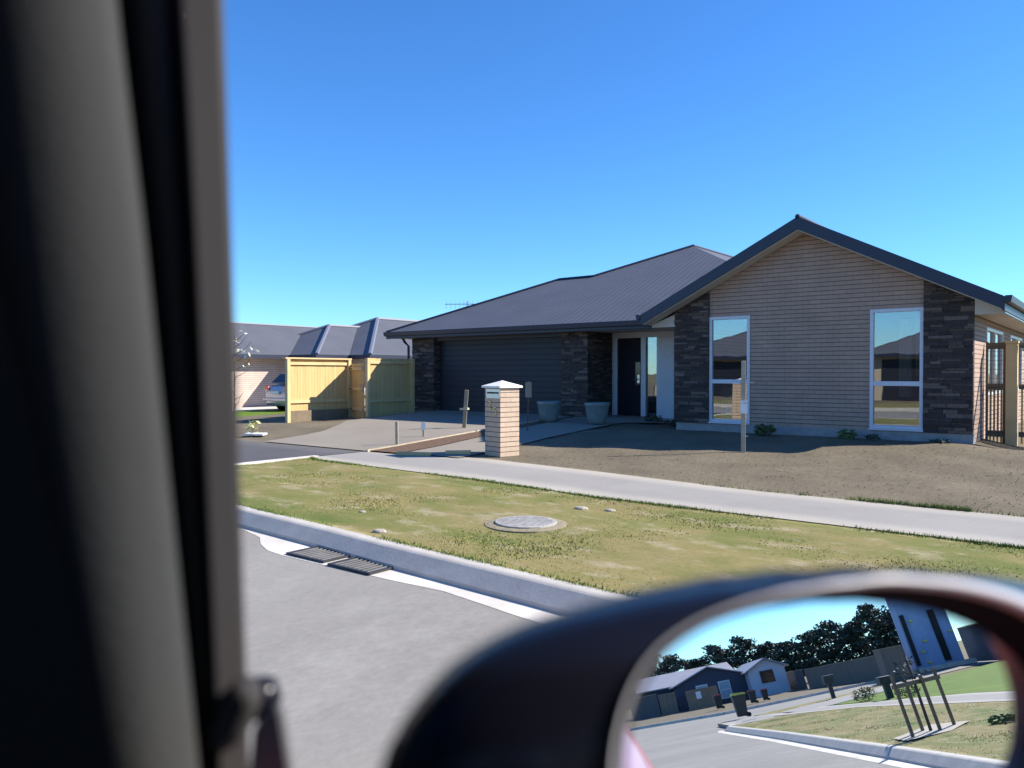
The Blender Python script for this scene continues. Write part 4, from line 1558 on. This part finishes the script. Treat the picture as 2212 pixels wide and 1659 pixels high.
def polar(curve, n=120):
    pts = sorted([(math.atan2(y - MC[1], x - MC[0]), math.hypot(x - MC[0], y - MC[1])) for x, y in curve])
    th = np.array([q[0] for q in pts])
    rr = np.array([q[1] for q in pts])
    th = np.concatenate([th - 2 * math.pi, th, th + 2 * math.pi])
    rr = np.concatenate([rr, rr, rr])
    T = np.linspace(-math.pi, math.pi, n, endpoint=False)
    r_ = np.interp(T, th, rr)
    for _ in range(2):
        r_ = .25 * np.roll(r_, 1) + .5 * r_ + .25 * np.roll(r_, -1)
    return [(MC[0] + math.cos(t_) * q, MC[1] + math.sin(t_) * q) for t_, q in zip(T, r_)]


SIL = [(815, 1659), (835, 1615), (870, 1555), (910, 1498), (960, 1440), (1005, 1408), (1050, 1383), (1150, 1340), (1300, 1300), (1450, 1265), (1600, 1243), (1750, 1234), (1900, 1231), (2050, 1240), (2212, 1258), (2350, 1295), (2460, 1390),
       (2510, 1550), (2500, 1700), (2390, 1860), (2150, 1950), (1800, 1990), (1400, 1980), (1050, 1930), (880, 1850), (810, 1750)]
LIP = [(1322, 1700), (1330, 1600), (1350, 1520), (1388, 1440), (1430, 1392), (1480, 1357), (1560, 1319), (1650, 1289), (1750, 1268), (1850, 1255), (2000, 1251), (2120, 1265), (2212, 1290), (2320, 1350), (2385, 1480), (2385, 1680), (2260, 1830), (1950, 1880), (1600, 1870), (1390, 1800)]
WEL = [(1352, 1690), (1366, 1560), (1388, 1490), (1425, 1432), (1500, 1372), (1600, 1331), (1700, 1313), (1800, 1307), (1900, 1312), (2010, 1330), (2110, 1370), (2185, 1425), (2240, 1495), (2275, 1600), (2260, 1700), (2140, 1790), (1900, 1815), (1600, 1810), (1410, 1765)]
S_, L_, G_ = polar(SIL), polar(LIP), polar(WEL)
mid = lambda P_, Q_, f_: [(a[0] + (b[0] - a[0]) * f_, a[1] + (b[1] - a[1]) * f_) for a, b in zip(P_, Q_)]
hr = []
ctr = on_mirror(MC[0] - 60, MC[1] + 20, -.13)
silr = [on_mirror(x, y, -.030) for x, y in S_]
hr.append([ctr + (q - ctr) * .55 - MN * .045 for q in silr])
hr.append([ctr + (q - ctr) * .82 - MN * .028 for q in silr])
hr.append([ctr + (q - ctr) * .95 - MN * .012 for q in silr])
hr.append(silr)
hr.append([on_mirror(x, y, -.012) for x, y in mid(S_, L_, .10)])
hr.append([on_mirror(x, y, .004) for x, y in mid(S_, L_, .40)])
hr.append([on_mirror(x, y, .012) for x, y in mid(S_, L_, .75)])
hr.append([on_mirror(x, y, .0145) for x, y in mid(S_, L_, .97)])
MB().loft(hr, True, True, False).build('mirror_housing', 'housing_dark', ego, smooth=True, fixn=True)
lp = []
for f_, o_ in ((-.03, .012), (.0, .0165), (.10, .0185), (.22, .0175), (.30, .012), (.34, .008)):
    lp.append([on_mirror(x, y, o_) for x, y in mid(L_, G_, f_)])
lip = MB().loft(lp, True).build('mirror_lip', 'lip_grey', ego, smooth=True, fixn=True)
wl = []
for f_, o_ in ((.32, .0100), (.55, .006), (.80, .002), (1.0, -.003), (1.06, -.004)):
    wl.append([on_mirror(x, y, o_) for x, y in mid(L_, G_, f_)])
MB().loft(wl, True).build('mirror_well', 'mirror_well', ego, smooth=True, fixn=True)
gl = MB()
gv = [on_mirror(x, y, 0.0) for x, y in G_]
gv = [on_mirror(x, y, -.0015) for x, y in mid(G_, [(MC[0], MC[1])] * len(G_), -.03)]
gl.prism(gv, -MN * .004)
gl.build('mirror_glass', mirror_m, ego, fixn=True)

# ------------------------------------------------------------------ houses across the street (seen in the window glass)
def street_house(x0, x1, y0, y1, label, wallm):
    h_ = thing('street_house', ((x0 + x1) / 2, (y0 + y1) / 2, 0), label, 'house', 'houses across the street')
    hip_roof(h_, x0, x1, y0, y1, 2.5, .45)
    MB().box(x0 + .5, x1 - .5, y0 + .5, y1 - .5, -.05, 2.36).build('wall', wallm, h_)
    MB().box(x0 + 1.2, x0 + 5.6, y1 - .49, y1 - .44, 0, 2.2).build('garage_door', 'garage_panel', h_)
    for xx in (x0 + 7.0, x0 + 9.2):
        if xx + 1.4 < x1 - .6:
            w_ = MB().box(xx, xx + 1.4, y1 - .49, y1 - .44, .9, 2.1).build('window', 'joinery', h_)
            MB().box(xx + .08, xx + 1.32, y1 - .44, y1 - .43, .98, 2.02).build('pane', 'glass_dark', w_)


street_house(-21.5, -11.0, -42, -30, 'tan house with dark hip roof across the street, reflected in the left window', 'tan_wall')
street_house(-9.4, 4.5, -42, -29, 'tan house with dark hip roof across the street, reflected in the right window', 'tan_wall')

# ------------------------------------------------------------------ seen in the door mirror: the corner behind
ch = thing('corner_house', (75, -3.5, -.02), 'navy and white gabled house with pale roof on the corner behind', 'house')


def gable_block(x0, x1, y0, y1, z0, ze_, zr, wallm, ridge='x', over=.35):
    """gable house block, ridge along x or y"""
    w_ = MB()
    r_ = MB()
    if ridge == 'x':
        ym = (y0 + y1) / 2
        w_.prism([(x0, y0, z0), (x0, y1, z0), (x0, y1, ze_), (x0, ym, zr), (x0, y0, ze_)], (x1 - x0, 0, 0))
        k = (zr - ze_) / (ym - y0)
        r_.prism([(x0 - over, y0 - over, ze_ - k * over + .02), (x0 - over, ym, zr + .02), (x0 - over, y1 + over, ze_ - k * over + .02), (x0 - over, y1 + over, ze_ - k * over + .12), (x0 - over, ym, zr + .12), (x0 - over, y0 - over, ze_ - k * over + .12)], (x1 - x0 + 2 * over, 0, 0))
    else:
        xm = (x0 + x1) / 2
        w_.prism([(x0, y0, z0), (x1, y0, z0), (x1, y0, ze_), (xm, y0, zr), (x0, y0, ze_)], (0, y1 - y0, 0))
        k = (zr - ze_) / (xm - x0)
        r_.prism([(x0 - over, y0 - over, ze_ - k * over + .02), (xm, y0 - over, zr + .02), (x1 + over, y0 - over, ze_ - k * over + .02), (x1 + over, y0 - over, ze_ - k * over + .12), (xm, y0 - over, zr + .12), (x0 - over, y0 - over, ze_ - k * over + .12)], (0, y1 - y0 + 2 * over, 0))
    w_.build('wall', wallm, ch, fixn=True)
    r_.build('roof', 'pale_roof_y' if ridge == 'x' else 'pale_roof_x', ch, fixn=True)


gable_block(72.5, 84, -4.6, -1.6, -.05, 2.05, 2.75, 'plaster_white')
gable_block(74.5, 88, -10.5, -4.62, -.05, 2.0, 3.0, 'weatherboard_navy')
gable_block(80, 90, -13.5, -4.7, -.05, 2.1, 3.3, 'weatherboard_navy', 'y')


def wx_win(x, y0, y1, z0, z1, pm='curtain_aqua'):
    f_ = MB().box(x - .06, x - .002, y0, y1, z0, z1).build('window', 'joinery' if pm == 'curtain_aqua' else 'iron', ch)
    MB().box(x - .075, x - .061, y0 + .08, y1 - .08, z0 + .08, (z0 + z1) / 2 - .04).build('pane', pm, f_)
    MB().box(x - .075, x - .061, y0 + .08, y1 - .08, (z0 + z1) / 2 + .04, z1 - .08).build('pane', pm, f_)


wx_win(74.5, -8.9, -7.9, .35, 1.75)
wx_win(74.5, -7.0, -6.0, .35, 1.75)
wx_win(72.5, -3.7, -2.6, .95, 1.9, 'glass_dark')


def yard_fence(p0, p1, z1, m, label, posts=True, z0=-.1, group='yard fences behind the corner'):
    p0, p1 = Vector(p0 + (0,)), Vector(p1 + (0,))
    f_ = thing('yard_fence', ((p0.x + p1.x) / 2, (p0.y + p1.y) / 2, 0), label, 'fence', group)
    L = (p1 - p0).length
    d_ = (p1 - p0) / L
    pm = MB()
    n = int(L / .15)
    r_ = random.Random(int(L * 10))
    for i in range(n):
        a = p0 + d_ * (L * i / n)
        b = p0 + d_ * (L * (i + .94) / n)
        zz_ = z1 + r_.uniform(-.02, .02)
        pm.bar(a + Vector((0, 0, (z0 + zz_) / 2)), b + Vector((0, 0, (z0 + zz_) / 2)), .025, zz_ - z0)
    pm.build('palings', m, f_)
    rm2 = MB().bar(p0 + Vector((0, 0, z1 + .03)), p1 + Vector((0, 0, z1 + .03)), .09, .05)
    rm2.build('top_cap', 'pine_grey', f_)


yard_fence((81.5, -14.6), (72.8, -12.4), 1.7, 'fence_dark', 'dark grey board fence at the far end of the corner section')
yard_fence((72.6, -12.3), (72.3, -10.9), 1.55, 'fence_brown', 'short weathered grey fence left of the plywood hoarding')
yard_fence((79, -.7), (68.2, -1.2), 1.4, 'fence_dark', 'dark fence beside the white gable end')
yard_fence((68, -1.1), (54, .9), 1.34, 'fence_brown', 'long brown paling fence behind the side street')
yard_fence((47.6, 4.8), (41.0, 9.5), 1.5, 'fence_dark', 'dark grey fence along the bright green lawn')
yard_fence((59, 7.4), (47.6, 5.0), 2.0, 'fence_dark', 'dark grey fence behind the blue wrapped building')
hp = thing('plywood_hoarding', (71.6, -8.6, 0), 'brown plywood hoarding with one white notice', 'hoarding')
MB().box(71.6, 71.66, -10.1, -7.5, -.05, 1.5).build('board', 'hoarding', hp)
MB().box(71.57, 71.599, -9.3, -8.9, .75, 1.3).build('notice', 'paper_white', hp)
ub = thing('service_box', (50.5, -.3, 0), 'tall beige cabinet beside the blue wrapped building', 'cabinet')
MB().box(50.0, 51.2, -.75, .5, -.1, 1.62).build('cabinet_body', 'fence_brown', ub)
MB().box(49.97, 51.23, -.78, .53, 1.622, 1.66).build('lid', 'pine_grey', ub)

bb_ = thing('wrapped_building', (58, 5.2, 0), 'tall building frame wrapped in pale blue sheeting with yellow tags', 'building')
MB().box(56.0, 57.0, 2.9, 5.9, -.1, 4.9).build('sheeting', 'blue_wrap', bb_)
for ya, yb in ((3.0, 3.25), (4.75, 5.15)):
    MB().box(55.9, 55.998, ya, yb, .3, 3.4).build('gap', 'seal_black', bb_)
for yy, z in ((3.45, 2.9), (3.9, 1.6), (3.55, 1.0), (3.7, .35), (5.6, 1.9)):
    MB().box(55.86, 55.995, yy, yy + .22, z, z + .1).build('yellow_tag', 'tag_yellow', bb_)
MB().box(55.3, 57.4, 2.5, 6.3, -.1, .16).build('base_slab', 'concrete_light', bb_)


def bin_(x, y, h_, lidm, label, rz=0.0):
    z = -.0
    t_ = thing('wheelie_bin', (x, y, z), label, 'wheelie bin', 'wheelie bins at the corner', rz)
    s_ = h_ / 1.06
    b = MB().loft([[(-.2 * s_, -.22 * s_, .06 * s_), (.2 * s_, -.22 * s_, .06 * s_), (.2 * s_, .22 * s_, .06 * s_), (-.2 * s_, .22 * s_, .06 * s_)], [(-.27 * s_, -.28 * s_, .95 * s_), (.27 * s_, -.28 * s_, .95 * s_), (.27 * s_, .32 * s_, .95 * s_), (-.27 * s_, .32 * s_, .95 * s_)]], True, True, True)
    local_build(b, 'body', 'bin_green', t_, bevel=0.02)
    l = MB().loft([[(-.29 * s_, -.31 * s_, .955 * s_), (.29 * s_, -.31 * s_, .955 * s_), (.29 * s_, .36 * s_, .955 * s_), (-.29 * s_, .36 * s_, .955 * s_)], [(-.24 * s_, -.26 * s_, 1.06 * s_), (.24 * s_, -.26 * s_, 1.06 * s_), (.25 * s_, .33 * s_, 1.03 * s_), (-.25 * s_, .33 * s_, 1.03 * s_)]], True, True, True)
    local_build(l, 'lid', lidm, t_)
    for sx in (-1, 1):
        n = 14
        w_ = MB().loft([[(sx * .24 * s_ + o_, .27 * s_ + math.cos(2 * math.pi * i / n) * .1 * s_, .1 * s_ + math.sin(2 * math.pi * i / n) * .1 * s_) for i in range(n)] for o_ in (-.025, .025)], True, True, True)
        local_build(w_, 'wheel', 'tyre', t_, fixn=True)


bin_(38.0, -10.75, .98, 'lid_yellow', 'dark wheelie bin with yellow lid standing alone at the corner kerb')
bin_(58.6, -9.2, .9, 'lid_red', 'dark wheelie bin with red lid before the plywood hoarding')
bin_(56.3, -7.3, .8, 'lid_red', 'dark wheelie bin with red lid before the navy house')
bin_(57.6, -6.3, .72, 'lid_red', 'dark wheelie bin with red lid before the white gable')
lb = thing('street_letterbox', (39.7, -6.5, 0), 'dark letterbox on a post beside the rear footpath', 'letterbox')
MB().box(39.62, 39.78, -6.58, -6.42, -.1, .6).build('post', 'bin_green', lb)
MB().box(39.5, 39.9, -6.72, -6.28, .601, .95).build('box', 'bin_green', lb, bevel=.02)
tb = thing('dark_letterbox', (30.8, -6.9, 0), 'low dark letterbox among shrubs at the lawn corner', 'letterbox')
MB().box(30.7, 30.9, -7.0, -6.8, -.1, .45).build('post', 'bin_green', tb)
MB().box(30.6, 31.0, -7.12, -6.68, .451, .68).build('box', 'bin_green', tb, bevel=.02)
shrub(32.2, -7.3, .55, .42, 420, 'leaf_green', 'leafy green shrub at the lawn corner by the low letterbox', 'plants at the lawn corner')
shrub(29.6, -6.7, .5, .30, 300, 'leaf_weed', 'low bright green plant beside the rear footpath', 'plants at the lawn corner')
shrub(16.2, -9.8, .25, .12, 160, 'leaf_weed', 'green weed clump beside the four stakes', 'plants at the lawn corner')

# staked young street tree behind
stk = thing('tree_guard', (17.1, -10.6, 0), 'four timber stakes with a crossbar round a young street tree', 'tree guard')
for x, y, h_ in ((16.6, -11.1, 1.0), (17.4, -10.65, .86), (17.0, -10.5, .9), (17.4, -10.1, .95)):
    MB().bar((x, y, -.1), (x + .01, y, h_), .048, .048).build('stake', 'gate_brown', stk)
MB().bar((16.58, -11.15, .80), (17.43, -10.05, .80), .05, .07).build('crossbar', 'gate_brown', stk)
yt = thing('street_sapling', (17.1, -10.62, 0), 'slim sapling held between the four stakes', 'tree')
MB().tube([(17.1, -10.62, -.05), (17.1, -10.6, .9), (17.12, -10.6, 1.25)], [.03, .025, .012], 6).build('trunk', 'bark_tree', yt)
l_ = MB()
leaves(l_, (17.1, -10.6, 1.0), (.22, .3, .25), 60, .05, rng)
l_.build('crown', 'leaf_dark', yt)
sheet('tree_pit', 'stone_pale', [(16.2, -11.35), (17.0, -11.3), (18.3, -10.2), (17.6, -9.75), (16.5, -10.5)], .012)

# conifers along the skyline behind
PV = Vector((EYE.x, EYE.y, 0))


def conifer(x, y, h_, r_, label, seed, spire=False):
    rg = random.Random(seed)
    t_ = thing('conifer', (x, y, 0), label, 'tree', 'shelterbelt trees behind the corner')
    tr_ = MB().tube([(x, y, -.2), (x + rg.uniform(-.1, .1), y, h_ * .5), (x, y, h_ * .93)], [.22, .15, .04], 7)
    lv = MB()
    nb_ = 46 if not spire else 40
    for i in range(nb_):
        f_ = (i + .5) / nb_
        z = h_ * (.16 + .82 * f_)
        if spire:
            rr_ = r_ * (1.05 - f_) * rg.uniform(.75, 1.1)
        else:
            rr_ = r_ * math.sin(math.pi * (.12 + .80 * f_)) ** .6 * rg.uniform(.55, 1.15)
        a = rg.uniform(0, 2 * math.pi)
        e_ = Vector((x + math.cos(a) * rr_, y + math.sin(a) * rr_, z + rg.uniform(-.1, .25) * h_ * .12))
        tr_.tube([(x, y, z - .1 * h_ * .3), e_], [.05, .015], 4)
        leaves(lv, e_ * .86 + Vector((x, y, z)) * .14, (r_ * .32, r_ * .32, h_ * .06), 34, .24, rg)
        leaves(lv, e_ * .45 + Vector((x, y, z)) * .55, (r_ * .36, r_ * .36, h_ * .06), 22, .25, rg)
    tr_.build('trunk', 'bark_tree', t_)
    lv.build('crown', 'leaf_dark', t_)


# azimuths in the old view frame -> site positions at about 100 m
def far_pt(az, dist):
    a = R(az)
    ox, oy = math.sin(a), math.cos(a)
    vx = .785 * ox - .6195 * oy
    vy = .6195 * ox + .785 * oy
    return EYE.x + vx * dist, EYE.y + vy * dist


TREES = [(125.3, 104, 5.6, 2.2, False, 'tall dark conifer at the left end of the shelterbelt'), (124.0, 100, 5.0, 2.0, False, 'second dark conifer from the left of the shelterbelt'), (127.0, 102, 5.2, 2.0, False, 'broad dark tree at the far left behind the dark fence'),
         (122.3, 104, 4.4, 1.9, False, 'low bushy conifer behind the pale roof ridge'), (120.7, 104, 5.4, 2.1, False, 'round topped conifer behind the navy house'), (119.1, 103, 5.6, 2.0, False, 'tall ragged conifer behind the highest pale roof'), (117.6, 104, 4.6, 1.7, False, 'ragged conifer just above the white gable'),
         (116.3, 101, 4.2, 2.0, False, 'low dark conifer right of the white gable'), (114.8, 100, 4.6, 2.2, False, 'wide conifer above the start of the brown fence'), (113.2, 99, 5.2, 2.3, False, 'high domed conifer over the middle of the brown fence'), (111.9, 98, 4.6, 2.0, False, 'conifer with gaps over the brown fence end'),
         (110.5, 96, 5.8, 2.0, False, 'tallest conifer left of the blue wrapped building'), (109.2, 97, 4.8, 2.1, False, 'conifer half behind the blue wrapped building')]
for i, (az, dist, h_, r_, spr, lab) in enumerate(TREES):
    x, y = far_pt(az, dist)
    conifer(x, y, h_ * 1.12, r_ * 1.15, lab, 100 + i, spr)

# ------------------------------------------------------------------ short grass on the verge
rg = np.random.default_rng(5)


def grass(name, n, x0, x1, m, seed, hmin=.012, hmax=.035, edge=None, w=.006):
    rg = np.random.default_rng(seed)
    x = rg.uniform(x0, x1, n)
    kx = np.array([ker(a) for a in x]) + .12
    px = np.array([pn(a) for a in x])
    if edge == 'path':
        y = px - np.abs(rg.normal(0, .05, n)) + .015
    elif edge == 'kerb':
        y = kx + np.abs(rg.normal(0, .05, n)) - .005
    elif edge == 'far':
        y = np.array([pf(a) for a in x]) + np.abs(rg.normal(0, .04, n)) - .01
    else:
        y = kx + (px - kx) * rg.uniform(0, 1, n)
    # clumpy: thin out where patches are bare
    k = np.sin(x * 2.3 + np.sin(y * 3.1)) + np.sin(y * 4.7 + x * 1.3) + np.sin(x * 6.1 - y * 2.2) * .7
    keep = (k > rg.uniform(-1.6, 1.2, n)) & (np.hypot(x + 2.39, y + 10.06) > .40)
    x, y = x[keep], y[keep]
    n = len(x)
    a = rg.uniform(0, 2 * np.pi, n)
    h_ = rg.uniform(hmin, hmax, n)
    tl = rg.normal(0, .5, (n, 2)) * h_[:, None]
    V = np.zeros((n, 3, 3))
    z0 = -.012
    V[:, 0] = np.stack([x - np.cos(a) * w, y - np.sin(a) * w, np.full(n, z0)], 1)
    V[:, 1] = np.stack([x + np.cos(a) * w, y + np.sin(a) * w, np.full(n, z0)], 1)
    V[:, 2] = np.stack([x + tl[:, 0], y + tl[:, 1], z0 + .012 + h_], 1)
    me = bpy.data.meshes.new(name)
    me.vertices.add(n * 3)
    me.vertices.foreach_set('co', V.reshape(-1))
    me.loops.add(n * 3)
    me.loops.foreach_set('vertex_index', np.arange(n * 3))
    me.polygons.add(n)
    me.polygons.foreach_set('loop_start', np.arange(n) * 3)
    me.update()
    me.validate()
    me.materials.append(M[m])
    o_ = bpy.data.objects.new(name, me)
    COL.objects.link(o_)
    return kind(o_, 'stuff')


def blade_mat(name, c1, c2, c3):
    m = bpy.data.materials.new(name)
    N, L = nodes_of(m)
    p_ = pbsdf(m)
    g_ = N.new('ShaderNodeNewGeometry')
    c_ = ramp(N, L, g_.outputs['Random Per Island'], [(0.0, c1), (.5, c2), (1.0, c3)])
    L.new(c_, p_.inputs['Base Color'])
    p_.inputs['Roughness'].default_value = .8
    p_.inputs['Specular IOR Level'].default_value = .2
    M[name] = m


blade_mat('blade_mixed', (.16, .20, .045), (.25, .235, .08), (.36, .30, .13))
blade_mat('blade_green', (.07, .125, .025), (.11, .17, .035), (.16, .20, .06))
grass('grass', 50000, -9, 2.2, 'blade_mixed', 1, .002, .006, w=.007)
grass('grass', 14000, 9, 33, 'blade_mixed', 2, .006, .014, w=.008)
grass('edge_grass', 9000, -8.9, 3, 'blade_green', 3, .012, .036, 'path')
grass('edge_grass', 6000, -9, 2, 'blade_green', 4, .01, .03, 'kerb')
grass('edge_grass', 700, -2.2, 3, 'blade_green', 6, .02, .06, 'far')
grass('edge_grass', 2600, -.9, .9, 'blade_green', 8, .02, .07, 'far')


def clods(n, seed):
    rg_ = random.Random(seed)
    mb_ = MB()
    for _ in range(n):
        x = rg_.uniform(-6.6, 3.2)
        y = rg_.uniform(-6.6, -.3)
        if y < pf(x) + .04 or (x < -6.1 and y < -4.9):
            continue
        if x < -6.6 + (y + 4.4) * .0:
            continue
        r_ = .004 + .013 * rg_.random() ** 4
        z = zg(x, y) + .004
        q = [(x + math.cos(a) * r_ * rg_.uniform(.6, 1.3), y + math.sin(a) * r_ * rg_.uniform(.6, 1.3), z) for a in (0.3, 1.6, 2.9, 4.3, 5.4)]
        mb_.add(q + [(x, y, z + r_ * rg_.uniform(.5, .9))], [(0, 1, 5), (1, 2, 5), (2, 3, 5), (3, 4, 5), (4, 0, 5)])
    return kind(mb_.build('soil_clods', 'soil_lot'), 'stuff')


clods(9000, 4)
